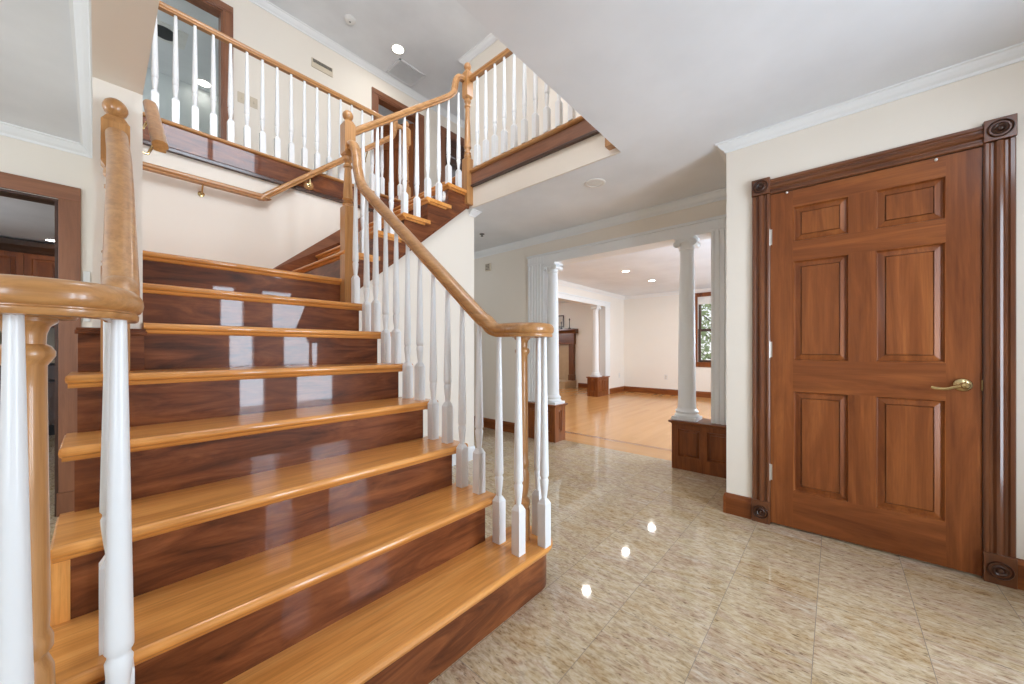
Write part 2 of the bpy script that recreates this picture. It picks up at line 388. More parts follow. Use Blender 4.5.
# ------------------------------------------------------------------ crown mouldings and baseboards
CROWN = [(0, 0), (0, -0.058), (0.008, -0.058), (0.012, -0.046), (0.026, -0.036), (0.04, -0.020), (0.046, -0.010), (0.056, -0.008), (0.056, 0)]
def crown(name, p0, p1, nrm, z, label, k=1.0, ext=(0, 0)):
    # runs from p0 to p1 on a wall whose face looks along nrm; ext lengthens the ceiling edge of each end for mitred corners
    a, b = Vector((*p0, z)), Vector((*p1, z)); d = (b - a).normalized(); n = Vector((*nrm, 0))
    va = [a + n * u * k + Vector((0, 0, w * k)) - d * ext[0] * u * k for u, w in CROWN]
    vb = [b + n * u * k + Vector((0, 0, w * k)) + d * ext[1] * u * k for u, w in CROWN]
    q = len(CROWN)
    return tag(MB().add(va + vb, [(i, (i + 1) % q, q + (i + 1) % q, q + i) for i in range(q)] + [tuple(range(q)), tuple(range(2 * q - 1, q - 1, -1))]).build(name, 'trim'), label, 'crown moulding', kind='structure')
crown('trim_1', (XW, -1.3), (XW, 0.548), (-1, 0), CEIL, 'white crown moulding above the closet door', ext=(0, 1))
crown('trim_2', (XW, 0.548), (XH, 0.548), (0, 1), CEIL, 'white crown moulding round the corner of the closet', ext=(1, -1))
crown('trim_3', (XH, 0.548), (XH, 6.5), (-1, 0), CEIL, 'white crown moulding over the columned opening', 1.25, ext=(-1, 0))
crown('trim_4', (2.487, UY + 0.04), (2.487, 6.5), (1, 0), CEIL, 'white crown moulding on the hall side under the stairs', ext=(1, 0))
crown('trim_5', (XF, UY + 0.04), (2.487, UY + 0.04), (0, -1), CEIL, 'short white crown moulding end below the newel post', ext=(0, 1))
crown('trim_6', (-3.2, 3.82), (-0.012, 3.82), (0, -1), CEIL, 'white crown moulding over the kitchen doorway', 1.1, ext=(0, -1))
crown('trim_7', (-0.012, 1.112), (-0.012, 3.82), (-1, 0), CEIL, 'white crown moulding along the left side of the stair wall', 1.1, ext=(0, -1))
crown('trim_8', (LX, -1.2), (LX, 4.15), (-1, 0), CEIL, 'white crown moulding on the far window wall', 1.3, ext=(0, -1))
crown('trim_9', (3.77, 4.15), (LX, 4.15), (0, -1), CEIL, 'white crown moulding over the second opening', 1.3, ext=(0, -1))
crown('trim_10', (-0.9, BY), (6.1, BY), (0, -1), CEIL2, 'white crown moulding along the upper hall back wall', 1.3)
crown('trim_11', (3.5, 1.0), (3.5, 4.0), (-1, 0), CEIL2, 'white crown moulding along the upper hall right wall', 1.3, ext=(0, 1))
crown('trim_12', (3.5, 4.0), (6.1, 4.0), (0, 1), CEIL2, 'white crown moulding round the upper corridor corner', 1.3, ext=(1, 0))

BASE = [(0, 0), (0.016, 0), (0.016, 0.108), (0.012, 0.118), (0.012, 0.124), (0.006, 0.132), (0, 0.134)]
def baseboard(name, runs, label, mat='door', z=0.0):
    m = MB()
    for p0, p1, n in runs:
        a, b = Vector((*p0, z)), Vector((*p1, z)); nn = Vector((*n, 0)); q = len(BASE)
        va = [a + nn * u + Vector((0, 0, w)) for u, w in BASE]; vb = [b + nn * u + Vector((0, 0, w)) for u, w in BASE]
        m.add(va + vb, [(i, (i + 1) % q, q + (i + 1) % q, q + i) for i in range(q)] + [tuple(range(q)), tuple(range(2 * q - 1, q - 1, -1))])
    ax = 'x' if abs(runs[0][2][1]) > 0.5 else 'y'
    return tag(m.build(name, mat if mat in M else mat + '_' + ax), label, 'baseboard', kind='structure')
baseboard('baseboard_right', [((XW, 0.404), (XW, 0.548), (-1, 0)), ((XW, -1.3), (XW, -0.619), (-1, 0))], 'brown wooden baseboard beside the closet door', 'door')
baseboard('baseboard_closet', [((XW - 0.016, 0.548), (3.5, 0.548), (0, 1))], 'brown wooden baseboard round the closet corner', 'door')
baseboard('baseboard_stair', [((1.25, UY + 0.04), (2.487, UY + 0.04), (0, -1))], 'low white baseboard under the upper flight', 'white')
baseboard('baseboard_hall', [((XH, 2.90), (XH, 6.5), (-1, 0))], 'brown wooden baseboard along the hall wall', 'door')
baseboard('baseboard_far', [((LX, -1.2), (LX, 4.15), (-1, 0))], 'brown wooden baseboard under the far window', 'door')
baseboard('baseboard_living', [((8.30, 4.15), (LX, 4.15), (0, -1))], 'short brown wooden baseboard in the far corner', 'door')
baseboard('baseboard_family', [((LX, 4.30), (LX, 5.52), (-1, 0))], 'brown wooden baseboard beside the fireplace', 'door')
baseboard('baseboard_landing', [((0.128, YB), (1.1, YB), (0, -1))], 'brown wooden baseboard on the stair landing', 'cherry', LAND)
# brown panel at the foot of the wall end, above the fifth tread
m = MB().box((-0.050, 2.184, 5 * R), (0.132, 2.2045, 1.150))
m.box((-0.058, 2.176, 1.150), (0.140, 2.2045, 1.166)); m.box((-0.054, 2.180, 1.166), (0.136, 2.2045, 1.176))
struct('trim_13', m, 'cherry_x', 'brown capped wood panel at the foot of the wall end', 'panel', 0.002)

# ------------------------------------------------------------------ staircase
st = root('staircase', (0.58, 0.965, 0), 'L shaped staircase of honey oak treads and glossy brown risers', 'staircase')
def tread_profile(y0, y1, z, t=0.030):
    # nosing at y0: rounded front edge with a cove under it
    pts = [(y1, z), (y0 + 0.014, z)]
    for k in range(7):
        a = pi / 2 + pi * k / 6
        pts.append((y0 + 0.015 + 0.015 * cos(a), z - 0.015 + 0.015 * sin(a)))
    pts += [(y0 + 0.018, z - t), (y0 + 0.020, z - t - 0.006), (y0 + 0.024, z - t - 0.013), (y0 + 0.030, z - t - 0.016), (y0 + 0.034, z - t - 0.016), (y0 + 0.034, z - t), (y1, z - t)]
    return pts
def tread(i):
    z = (i + 1) * R; y0 = NOSE[i]; y1 = (NOSE[i + 1] if i < 7 else YB) + 0.045
    if i == 7: y1 = YB - 0.001
    if i == 0:
        return
    xl = {2: -0.073, 3: -0.069, 4: -0.066}.get(i, XL) if i < 5 else 0.13
    if i == 7: xl = 0.1285
    xr = (XR + (0.016 if i > 1 else 0)) if i < 7 else 1.20
    m = MB(); m.prism(tread_profile(y0, y1, z), 'x', xl, xr, True)
    # nosing returns round the open ends
    if i < 7:
        m.prism([(xr - 0.001, z), (xr + 0.004, z - 0.004), (xr + 0.006, z - 0.015), (xr + 0.004, z - 0.026), (xr - 0.001, z - 0.030)], 'y', y0 + 0.006, y1 - 0.02)
    if i < 5:
        m.prism([(xl + 0.001, z), (xl - 0.004, z - 0.004), (xl - 0.006, z - 0.015), (xl - 0.004, z - 0.026), (xl + 0.001, z - 0.030)], 'y', y0 + 0.006, y1 - 0.02)
        m.box((xl + 0.012, y0 + 0.03, z - 0.046), (xl + 0.03, y1 - 0.05, z - 0.030))
    m.build('tread', 'oak_x', st)
for i in range(8): tread(i)
def bull_outline(inset, y0=NOSE[0]):
    # outline of the starting step with a half round end at each side
    r = 0.14 - inset; cyr = y0 + 0.14
    pts = []
    for k in range(19):
        a = -pi / 2 + pi * k / 18
        pts.append((1.33 + r * cos(a), cyr + r * sin(a)))
    pts.append((1.18, cyr + r)); pts.append((1.18, y0 + 0.30)); pts.append((-0.02, y0 + 0.30)); pts.append((-0.02, cyr + r))
    for k in range(19):
        a = pi / 2 + pi * k / 18
        pts.append((-0.09 + r * cos(a), cyr + r * sin(a)))
    return pts
m = MB()
zt = R
lev = [(0.012, zt), (0.004, zt - 0.004), (0.0, zt - 0.015), (0.004, zt - 0.026), (0.016, zt - 0.030), (0.022, zt - 0.040), (0.032, zt - 0.046)]
rings = [[(x, y, z) for x, y in bull_outline(ins)] for ins, z in lev]; q = len(rings[0])
m.add([p for r in rings for p in r], [(i * q + j, i * q + (j + 1) % q, (i + 1) * q + (j + 1) % q, (i + 1) * q + j) for i in range(len(rings) - 1) for j in range(q)], True)
m.add(rings[0], [tuple(range(q))])
m.build('tread', 'oak_x', st)
m = MB(); m.prism(bull_outline(0.030), 'z', 0.0, R - 0.040, True); m.build('riser', 'cherry_x', st)
for i in range(1, 8):
    y = NOSE[i] + 0.032; xl, xr = (-0.045 if i < 5 else 0.132), 1.195
    if i == 5: xl = 0.132
    if i == 7: xr = 1.175
    MB().box((xl, y, i * R - 0.001), (xr, y + 0.02, (i + 1) * R - 0.030)).build('riser', 'cherry_x', st)
# stringers of the lower flight, stepped outline down to the floor
def stringer(x0, x1, last, mat, name):
    pts = [(NOSE[1] + 0.035, 0)]
    for i in range(1, last + 1):
        y = NOSE[i] + 0.035
        pts += [(y, i * R + 0.0), (y, (i + 1) * R - 0.031)]
    pts += [(2.60 if last == 6 else 2.18, (last + 1) * R - 0.031), (2.60 if last == 6 else 2.18, 0)]
    return MB().prism(pts, 'x', x0, x1).build(name, mat, st)
s1 = stringer(1.175, 1.193, 6, 'trim', 'stringer'); s1['label'] = 'white painted stringer under the open right ends of the treads'
s2 = stringer(-0.043, -0.025, 4, 'oak_y', 'stringer'); s2['label'] = 'oak stringer under the open left ends of the treads'
MB().box((-0.082, NOSE[2] + 0.03, 2 * R), (-0.045, NOSE[2] + 0.06, 3 * R - 0.031)).build('end_block', 'oak_z', st)
# upper flight along x
for k, x in enumerate(UX):
    z = (9 + k) * R; x1 = (UX[k + 1] + 0.045) if k < 5 else XF + 0.02
    prof = tread_profile(x, x1, z)
    m = MB(); m.prism(prof, 'y', UY - 0.028 if k < 5 else UY + 0.05, YB - 0.002, True)
    if k < 5: m.box((x + 0.03, UY - 0.012, z - 0.046), (x1 - 0.045, UY + 0.01, z - 0.030))
    m.build('tread', 'oak_y', st)
    MB().box((x + 0.032, UY + 0.004, z - R + 0.0), (x + 0.052, YB - 0.004, z - 0.030)).build('riser', 'cherry_y', st)
pts = [(1.30, 1.565), (2.335, 2.452), (2.385, 2.452)]
top = [(2.385, 14 * R - 0.031)]
for k in range(5, -1, -1):
    x = UX[k] + 0.035; top += [(x, (9 + k) * R - 0.031), (x, (8 + k) * R - 0.0 if k == 0 else (8 + k) * R - 0.031)]
MB().prism([(1.20, 1.48), (2.335, 2.452), (2.385, 2.452)] + top, 'y', UY, UY + 0.02).build('stringer', 'cherry_x', st)
MB().prism([(1.19, 1.452), (2.345, 2.440), (2.345, 2.462), (1.19, 1.474)], 'y', UY - 0.006, UY + 0.02).build('stringer_edge', 'cherry_x', st)
# skirt board on the back wall
MB().prism([(0.98, LAND), (1.06, 1.815), (1.10, 1.845), (2.30, 2.60), (2.30, 2.50), (1.25, LAND)], 'y', YB - 0.022, YB - 0.001).build('skirt_board', 'cherry_x', st)
MB().prism([(0.98, LAND), (1.05, 1.82), (2.30, 2.868), (2.30, 2.50), (1.25, LAND)], 'y', YB - 0.018, YB - 0.001).build('skirt_board', 'case_x', st)

# ------------------------------------------------------------------ balusters, newels, rails
_bal = {}
BLK = 0.0215
def baluster_mesh(L, blk=0.205):
    key = (round(L, 3), blk)
    if key in _bal: return _bal[key]
    m = MB()
    m.box((-BLK, -BLK, 0), (BLK, BLK, blk))
    t = 0.0115
    m.add([(-BLK, -BLK, blk), (BLK, -BLK, blk), (BLK, BLK, blk), (-BLK, BLK, blk), (-t, -t, blk + 0.021), (t, -t, blk + 0.021), (t, t, blk + 0.021), (-t, t, blk + 0.021)],
          [(0, 1, 5, 4), (1, 2, 6, 5), (2, 3, 7, 6), (3, 0, 4, 7), (4, 5, 6, 7)])
    h = blk
    m.lathe((0, 0, 0), [(0.0115, h + 0.010), (0.0120, h + 0.026), (0.0148, h + 0.05), (0.0185, h + 0.085), (0.0198, h + 0.105), (0.0165, h + 0.112), (0.0165, h + 0.118), (0.0205, h + 0.124), (0.0205, h + 0.14), (0.019, h + 0.22), (0.0105, L + 0.012)], 14)
    o = m.build('baluster_pattern', 'white'); me = o.data; me.name = 'baluster'
    bpy.data.objects.remove(o)
    _bal[key] = me; return me
def baluster(parent, x, y, z0, z1, blk=0.192):
    o = bpy.data.objects.new('baluster', baluster_mesh(z1 - z0, blk)); COL.objects.link(o)
    o.parent = parent; o.location = Vector((x, y, z0)) - Vector(parent.location); return o

RP = [(-0.021, 0), (0.021, 0), (0.0235, 0.003), (0.0240, 0.011), (0.0205, 0.0135), (0.0205, 0.0155), (0.0262, 0.0185), (0.0298, 0.025), (0.0312, 0.033), (0.0300, 0.042), (0.0255, 0.051), (0.0190, 0.0575), (0.0095, 0.061), (-0.0095, 0.061), (-0.0190, 0.0575), (-0.0255, 0.051), (-0.0300, 0.042), (-0.0312, 0.033), (-0.0298, 0.025), (-0.0262, 0.0185), (-0.0205, 0.0155), (-0.0205, 0.0135), (-0.0240, 0.011), (-0.0235, 0.003)]

RPS = [(u * 0.92, w * 0.84) for u, w in RP]
def newel(parent, x, y, z, z1, z2, z3, z4, h=0.039):
    """square block z..z1, turned rings z1..z2, tapering shaft z2..z3, block z3..z4, ball on top"""
    b = MB()
    b.box((x - h, y - h, z), (x + h, y + h, z1 - 0.012))
    b.add([(x - h, y - h, z1 - 0.012), (x + h, y - h, z1 - 0.012), (x + h, y + h, z1 - 0.012), (x - h, y + h, z1 - 0.012), (x - h * .75, y - h * .75, z1), (x + h * .75, y - h * .75, z1), (x + h * .75, y + h * .75, z1), (x - h * .75, y + h * .75, z1)], [(0, 1, 5, 4), (1, 2, 6, 5), (2, 3, 7, 6), (3, 0, 4, 7), (4, 5, 6, 7)])
    d = z2 - z1
    b.lathe((x, y, z1), [(h * .8, -0.004), (h * .98, 0.12 * d), (h * .98, 0.24 * d), (h * .74, 0.30 * d), (h * .92, 0.40 * d), (h * .78, 0.5 * d), (h * .66, 0.62 * d), (h * .74, 0.72 * d), (h * .97, 0.80 * d), (h * .97, 0.90 * d), (h * .80, d), (h * .84, d + 0.04), (h * .60, (z3 - z1) - 0.10), (h * .60, (z3 - z1) - 0.085), (h * .78, (z3 - z1) - 0.078), (h * .78, (z3 - z1) - 0.066), (h * .58, (z3 - z1) - 0.058), (h * .60, (z3 - z1) - 0.040), (h * .86, (z3 - z1) - 0.028), (h * .86, (z3 - z1) - 0.012), (h * .7, (z3 - z1) + 0.002)], 18)
    k = h * .72
    b.add([(x - k, y - k, z3), (x + k, y - k, z3), (x + k, y + k, z3), (x - k, y + k, z3), (x - h, y - h, z3 + 0.018), (x + h, y - h, z3 + 0.018), (x + h, y + h, z3 + 0.018), (x - h, y + h, z3 + 0.018)], [(0, 1, 5, 4), (1, 2, 6, 5), (2, 3, 7, 6), (3, 0, 4, 7), (3, 2, 1, 0)])
    b.box((x - h, y - h, z3 + 0.018), (x + h, y + h, z4 - 0.030))
    k = h * .60
    b.add([(x - h, y - h, z4 - 0.030), (x + h, y - h, z4 - 0.030), (x + h, y + h, z4 - 0.030), (x - h, y + h, z4 - 0.030), (x - k, y - k, z4), (x + k, y - k, z4), (x + k, y + k, z4), (x - k, y + k, z4)], [(0, 1, 5, 4), (1, 2, 6, 5), (2, 3, 7, 6), (3, 0, 4, 7), (4, 5, 6, 7)])
    n = b.build('newel_post', 'rail_z', parent)
    MB().lathe((x, y, z4), [(h * .5, -0.004), (h * .42, 0.004), (h * .5, 0.008), (h * .78, 0.018), (h * .93, 0.033), (h * .93, 0.045), (h * .78, 0.060), (h * .5, 0.071), (h * .2, 0.077), (0.001, 0.078)], 20).build('ball_finial', 'rail_z', n)
    return n

def volute_newel(parent, x, y, z0, z1):
    h = 0.036; L = z1 - z0
    p = [(h * .98, 0), (h * .98, 0.14), (h * .8, 0.15), (h * 1.0, 0.165), (h * 1.0, 0.185), (h * .62, 0.20), (h * .8, 0.225), (h * .95, 0.27), (h * .92, 0.31), (h * .7, 0.335), (h * .9, 0.345), (h * .9, 0.365), (h * .76, 0.38), (h * .80, 0.42), (h * .70, L - 0.14), (h * .70, L - 0.085), (h * .82, L - 0.078), (h * .97, L - 0.068), (h * .97, L - 0.060), (h * .82, L - 0.050), (h * .66, L - 0.046), (h * .68, L - 0.028), (h * .80, L - 0.014), (h * 1.06, L - 0.006), (h * 1.06, L + 0.004)]
    return MB().lathe((x, y, z0), p, 20).build('newel_post', 'rail_z', parent)

SL = 0.82
def lower_rail_z(y): return 1.838 + SL * (y - 2.038)      # underside of the sloping rail
# --- right balustrade of the lower flight
rb = root('stair_balustrade', (1.21, 1.09, R), 'white and oak balustrade with scrolled handrail end along the stairs right side', 'balustrade')
ZB = 1.146
VOL = [(0.0, 0.135), (-0.003, 0.03), (0.006, -0.04), (0.038, -0.088), (0.09, -0.105), (0.145, -0.092), (0.182, -0.05), (0.188, 0.0), (0.165, 0.045), (0.125, 0.055), (0.095, 0.03), (0.105, 0.0)]
def volute_path(x0, y0, sgn): return [(x0 + sgn * u, y0 + w, ZB) for u, w in VOL]
pth = [(1.214, 2.635, 2.535), (1.214, 2.605, 2.527), (1.213, 2.578, 2.495), (1.212, 2.556, 2.44), (1.21, 2.540, 2.36), (1.21, 2.518, 2.285), (1.21, 2.485, 2.222), (1.21, 2.44, 2.172), (1.21, 2.37, 2.11), (1.21, 2.0, lower_rail_z(2.0)), (1.21, 1.6, lower_rail_z(1.6)), (1.21, 1.30, lower_rail_z(1.30)), (1.21, 1.245, 1.198), (1.21, 1.205, 1.165), (1.21, 1.16, 1.149), (1.21, 1.13, ZB)]
vol = bez(volute_path(1.21, 1.075, 1), 6)
MB().sweep(bez(pth, 5) + vol[4:7], RP).build('handrail', 'rail_y', rb)
MB().sweep(vol[6:], RP).build('handrail_scroll', 'rail_x', rb)
volute_newel(rb, 1.322, 1.103, R, ZB)
MB().lathe((1.32, 1.095, ZB), [(0.02, 0.0), (0.052, 0.0), (0.058, 0.012), (0.064, 0.03), (0.058, 0.046), (0.045, 0.058), (0.02, 0.061)], 22).build('scroll_cap', 'rail_x', rb)
for i, (x, y) in enumerate([(1.232, 1.168), (1.216, 1.036), (1.345, 0.992), (1.412, 1.078)]):
    baluster(rb, x, y, R, (1.150 if i else 1.16))
for i in range(1, 7):
    for d in (0.098, 0.222):
        if i == 6 and d > 0.2: continue
        y = NOSE[i] + d + (0.035 if i == 6 else 0); z0 = (i + 1) * R
        top = max(1.15, lower_rail_z(y)) if y < 2.36 else lower_rail_z(y) - 0.01
        baluster(rb, 1.219, y, z0, top)
newel(rb, 1.212, 2.668, 7 * R, 2.135, 2.19, 2.495, 2.755)
# --- left balustrade
lb = root('stair_balustrade', (0.03, 1.09, R), 'near balustrade with oak scroll and white balusters at the stairs left edge', 'balustrade')
pth = [(0.050, 2.10, lower_rail_z(2.10)), (0.052, 1.9, lower_rail_z(1.9)), (0.046, 1.6, lower_rail_z(1.6)), (0.038, 1.30, lower_rail_z(1.30)), (0.036, 1.245, 1.198), (0.034, 1.205, 1.165), (0.032, 1.16, 1.149), (0.032, 1.13, ZB)]
vol = bez(volute_path(0.032, 1.075, -1), 6)
MB().sweep(bez(pth, 5) + vol[4:7], RP).build('handrail', 'rail_y', lb)
MB().sweep(vol[6:], RP).build('handrail_scroll', 'rail_x', lb)
volute_newel(lb, -0.085, 1.085, R, ZB)
MB().lathe((-0.078, 1.095, ZB), [(0.02, 0.0), (0.052, 0.0), (0.058, 0.012), (0.064, 0.03), (0.058, 0.046), (0.045, 0.058), (0.02, 0.061)], 22).build('scroll_cap', 'rail_x', lb)
for x, y in [(0.033, 1.168), (0.028, 1.030), (-0.090, 1.005), (-0.165, 1.075)]: baluster(lb, x, y, R, 1.15)
for i in range(1, 5):
    for d in (0.098, 0.222):
        y = NOSE[i] + d
        if y > 2.05: continue
        baluster(lb, (0.024 if i == 1 and d < 0.1 else 0.036), (1.262 if i == 1 and d < 0.1 else y), (i + 1) * R, max(1.15, lower_rail_z(y)))
newel(lb, 0.048, 2.140, 5 * R, 1.42, 1.48, 1.80, 2.005)
# --- upper flight
def upper_rail_z(x): return 2.712 + 0.813 * (x - 1.314)
ub = root('stair_balustrade', (1.28, UY + 0.01, 9 * R), 'short rising balustrade of the upper flight ending in a gooseneck', 'balustrade')
UYB = 2.675
pth = [(1.205, UYB, upper_rail_z(1.205)), (1.5, UYB, upper_rail_z(1.5)), (1.9, UYB, upper_rail_z(1.9)), (2.12, UYB, upper_rail_z(2.12)), (2.185, UYB, 3.428), (2.225, UYB, 3.482), (2.243, UYB, 3.55), (2.253, UYB, 3.60), (2.272, UYB, 3.64), (2.30, UYB, 3.655), (2.335, UYB, 3.658)]
MB().sweep(bez(pth, 5), RPS).build('handrail', 'rail_x', ub)
for k in range(5):
    for d in (0.045, 0.165):
        x = UX[k] + d; baluster(ub, x, UYB, (9 + k) * R, upper_rail_z(x) + (0.02 if x > 2.2 else 0), 0.165)
newel(ub, 2.365, 2.660, 2.482, 2.93, 3.055, 3.50, 3.775, 0.037)
# --- right balcony
ZR = 3.662
gb = root('balcony_balustrade', (XF - 0.03, 1.9, UP), 'level balustrade of the right balcony over the tan wall edge', 'balustrade')
MB().sweep([(2.375, 2.622, ZR), (2.375, 2.0, ZR), (2.375, 1.205, ZR)], RPS).build('handrail', 'rail_y', gb)
y = 2.535
while y > 1.2: baluster(gb, 2.375, y, UP + 0.008, ZR, 0.19); y -= 0.1155
newel(gb, 2.378, 1.163, 2.50, 2.93, 3.055, 3.50, 3.775, 0.040)
# --- back balcony
bb = root('balcony_balustrade', (1.2, YB, UP), 'level balustrade of the back balcony above the landing', 'balustrade')
MB().sweep([(0.13, YB + 0.02, ZR), (1.2, YB + 0.02, ZR), (2.385, YB + 0.02, ZR)], RPS).build('handrail', 'rail_x', bb)
x = 0.172
while x < 2.36: baluster(bb, x, YB + 0.02, UP + 0.008, ZR, 0.19); x += 0.1145
newel(bb, 2.425, YB + 0.02, UP, 3.02, 3.10, 3.50, 3.72, 0.040)
# fascias under the two balconies
def nosing(axis, lo, hi, e, s):
    """rounded nosing strip whose front edge e looks along s on the other axis"""
    z = UP + 0.008
    pts = [(e - s * 0.10, z), (e - s * 0.012, z), (e - s * 0.004, z - 0.005), (e, z - 0.015), (e - s * 0.004, z - 0.025), (e - s * 0.012, z - 0.030), (e - s * 0.10, z - 0.030)]
    return MB().prism(pts, axis, lo, hi, True)
fr = root('balcony_fascia', (XF, 1.9, 2.65), 'brown board with oak nosing along the right balcony edge', 'fascia')
MB().box((XF - 0.034, 1.20, 2.668), (XF - 0.012, 2.644, UP - 0.022)).build('board', 'case_y', fr)
MB().prism([(XF - 0.044, 2.652), (XF - 0.044, 2.668), (XF - 0.036, 2.676), (XF - 0.012, 2.676), (XF - 0.012, 2.652)], 'y', 1.20, 2.644).build('bottom_moulding', 'dark_y', fr)
nosing('y', 1.20, 2.644, XF - 0.062, -1).build('nosing', 'rail_y', fr)
fb = root('balcony_fascia', (1.2, YB, 2.6), 'glossy brown board with oak nosing along the back balcony edge', 'fascia')
MB().box((0.128, YB - 0.024, 2.615), (2.385, YB - 0.001, UP - 0.022)).build('board', 'cherry_x', fb)
MB().prism([(YB - 0.036, 2.59), (YB - 0.036, 2.612), (YB - 0.026, 2.622), (YB - 0.001, 2.622), (YB - 0.001, 2.59)], 'x', 0.128, 2.34).build('bottom_moulding', 'dark_x', fb)
nosing('x', 0.128, 2.385, YB - 0.045, -1).build('nosing', 'rail_x', fb)

# wall handrails
def bracket(parent, wallp, p, nrm):
    a = Vector(wallp); b = Vector(p)
    m = MB(); ax = 'x' if abs(nrm[0]) > 0.5 else 'y'; sg = nrm[0] if ax == 'x' else nrm[1]
    m.lathe(a, [(0.022, 0), (0.022, sg * 0.004), (0.012, sg * 0.008)], 14, ax)
    m.tube([a, a + Vector(nrm) * 0.03, (a + b) / 2 + Vector(nrm) * 0.012 - Vector((0, 0, 0.004)), b], 0.006)
    return m.build('bracket', 'brass', parent)
wr = root('stair_handrail', (0.19, 2.3, 2.0), 'short oak handrail on brackets fixed to the left stair wall', 'handrail')
y0, z0 = 2.32, 1.995
MB().sweep([(0.190, y0, z0), (0.190, y0 + 0.1, z0 + 0.083), (0.190, 2.80, z0 + 0.83 * (2.80 - y0))], RPS).build('rail', 'rail_y', wr)
for yy in (2.42, 2.70): bracket(wr, (0.128, yy, z0 + 0.83 * (yy - y0) - 0.07), (0.19, yy, z0 + 0.83 * (yy - y0) + 0.006), (1, 0, 0))
w2 = root('stair_handrail', (0.9, YB, 2.4), 'long oak wall handrail turning upward above the landing', 'handrail')
YR = YB - 0.075
pth = [(0.20, YR, 2.385), (0.6, YR, 2.385), (0.93, YR, 2.385), (0.965, YR, 2.392), (1.0, YR, 2.418), (1.3, YR, 2.418 + 0.3 * 0.86), (1.7, YR, 2.418 + 0.7 * 0.86), (2.14, YR, 3.398), (2.205, YR, 3.46), (2.235, YR, 3.53), (2.245, YR, 3.62), (2.25, YR, 3.70)]
MB().sweep(bez(pth, 4), RPS).build('rail', 'rail_x', w2)
MB().lathe((1.335, YB - 0.022, 2.655), [(0.045, 0.0), (0.045, -0.012), (0.035, -0.018), (0.033, -0.020)], 20, 'y').build('rosette', 'rail_x', w2)
bracket(w2, (1.335, YB - 0.042, 2.655), (1.335, YR, 2.712), (0, -1, 0))
for xx in (0.55, 1.9): bracket(w2, (xx, YB, 2.33 if xx < 1 else 3.12), (xx, YR, 2.388 if xx < 1 else 2.418 + 0.9 * 0.86), (0, -1, 0))

# ------------------------------------------------------------------ raised panel doors
def raised_panel(m, axis, d, s, u0, u1, z0, z1, depth=0.014, mw=0.011, fw=0.026):
    """panel set in the opening u0..u1 x z0..z1 of a face at d that looks along s (axis x or y)"""
    rect = lambda i: [(u0 + i, z0 + i), (u1 - i, z0 + i), (u1 - i, z1 - i), (u0 + i, z1 - i)]
    lv = [(0, 0.0), (0.003, 0.0005), (mw * 0.75, depth - 0.001), (mw, depth), (mw + fw, 0.006), (mw + fw + 0.0008, depth), (mw + fw + 0.0035, depth), (mw + fw + 0.0045, 0.003)]
    P = lambda p, h: (d - s * h, p[0], p[1]) if axis == 'x' else (p[0], d - s * h, p[1])
    vs = [P(p, h) for i, h in lv for p in rect(i)]
    fs = [(r * 4 + j, r * 4 + (j + 1) % 4, r * 4 + 4 + (j + 1) % 4, r * 4 + 4 + j) for r in range(len(lv) - 1) for j in range(4)]
    e = (len(lv) - 1) * 4; fs.append((e, e + 1, e + 2, e + 3))
    back = [P(p, 0.03) for p in rect(0)]; o = len(vs); vs += back
    fs += [(j, (j + 1) % 4, o + (j + 1) % 4, o + j) for j in range(4)] + [(o + 3, o + 2, o + 1, o)]
    return m.add(vs, fs)

def six_panel(parent, axis, d, s, u0, u1, zb, zt, mats, rows=None, pull=True):
    W = u1 - u0; st_ = 0.112 * W / 0.827; mu = 0.105 * W / 0.827; H = zt - zb
    a1, a2 = u0 + st_, (u0 + u1) / 2 - mu / 2; b1, b2 = (u0 + u1) / 2 + mu / 2, u1 - st_
    rows = rows or [(0.222, 0.83), (1.015, 1.62), (1.735, 1.948)]
    rows = [(zb + lo * H / 2.05, zb + hi * H / 2.05) for lo, hi in rows]
    B = lambda p0, p1, z0, z1: (((d, p0, z0), (d - s * 0.035, p1, z1)) if axis == 'x' else ((p0, d, z0), (p1, d - s * 0.035, z1)))
    for p0, p1 in ((u0, a1), (b2, u1)): MB().box(*B(p0, p1, zb, zt)).build('stile', mats[0], parent)
    zs = [zb] + [v for r in rows for v in r] + [zt]
    for k in range(0, 8, 2): MB().box(*B(a1, b2, zs[k], zs[k + 1])).build('door_rail', mats[1], parent)
    for lo, hi in rows:
        MB().box(*B(a2, b1, lo, hi)).build('mullion', mats[0], parent)
        for p0, p1 in ((a1, a2), (b1, b2)): raised_panel(MB(), axis, d, s, p0, p1, lo, hi).build('panel', mats[0], parent)

dr = root('door_1', (2.785, -0.107, 0), 'closed brown six panel closet door with brass lever', 'door', kind='structure')
six_panel(dr, 'x', 2.785, -1, -0.522, 0.305, 0.012, 2.052, ('door_z', 'door_y'))
hd = MB(); cx, cy, cz = 2.785, -0.462, 0.918
hd.lathe((cx, cy, cz), [(0.033, 0.0), (0.033, -0.006), (0.029, -0.012), (0.020, -0.016), (0.013, -0.020), (0.013, -0.042), (0.016, -0.046), (0.0165, -0.058), (0.012, -0.064), (0.001, -0.066)], 22, 'x')
hd.sweep(bez([(cx - 0.052, cy, cz), (cx - 0.054, cy + 0.025, cz - 0.006), (cx - 0.054, cy + 0.055, cz - 0.018), (cx - 0.052, cy + 0.085, cz - 0.019), (cx - 0.050, cy + 0.108, cz - 0.014)], 5), [(0.0065 * cos(2 * pi * j / 8), 0.0085 * sin(2 * pi * j / 8)) for j in range(8)])
hd.build('door_handle', 'brass', dr)
MB().box((2.782, -0.5235, 0.895), (2.80, -0.520, 0.945)).build('latch_plate', 'brass', dr)
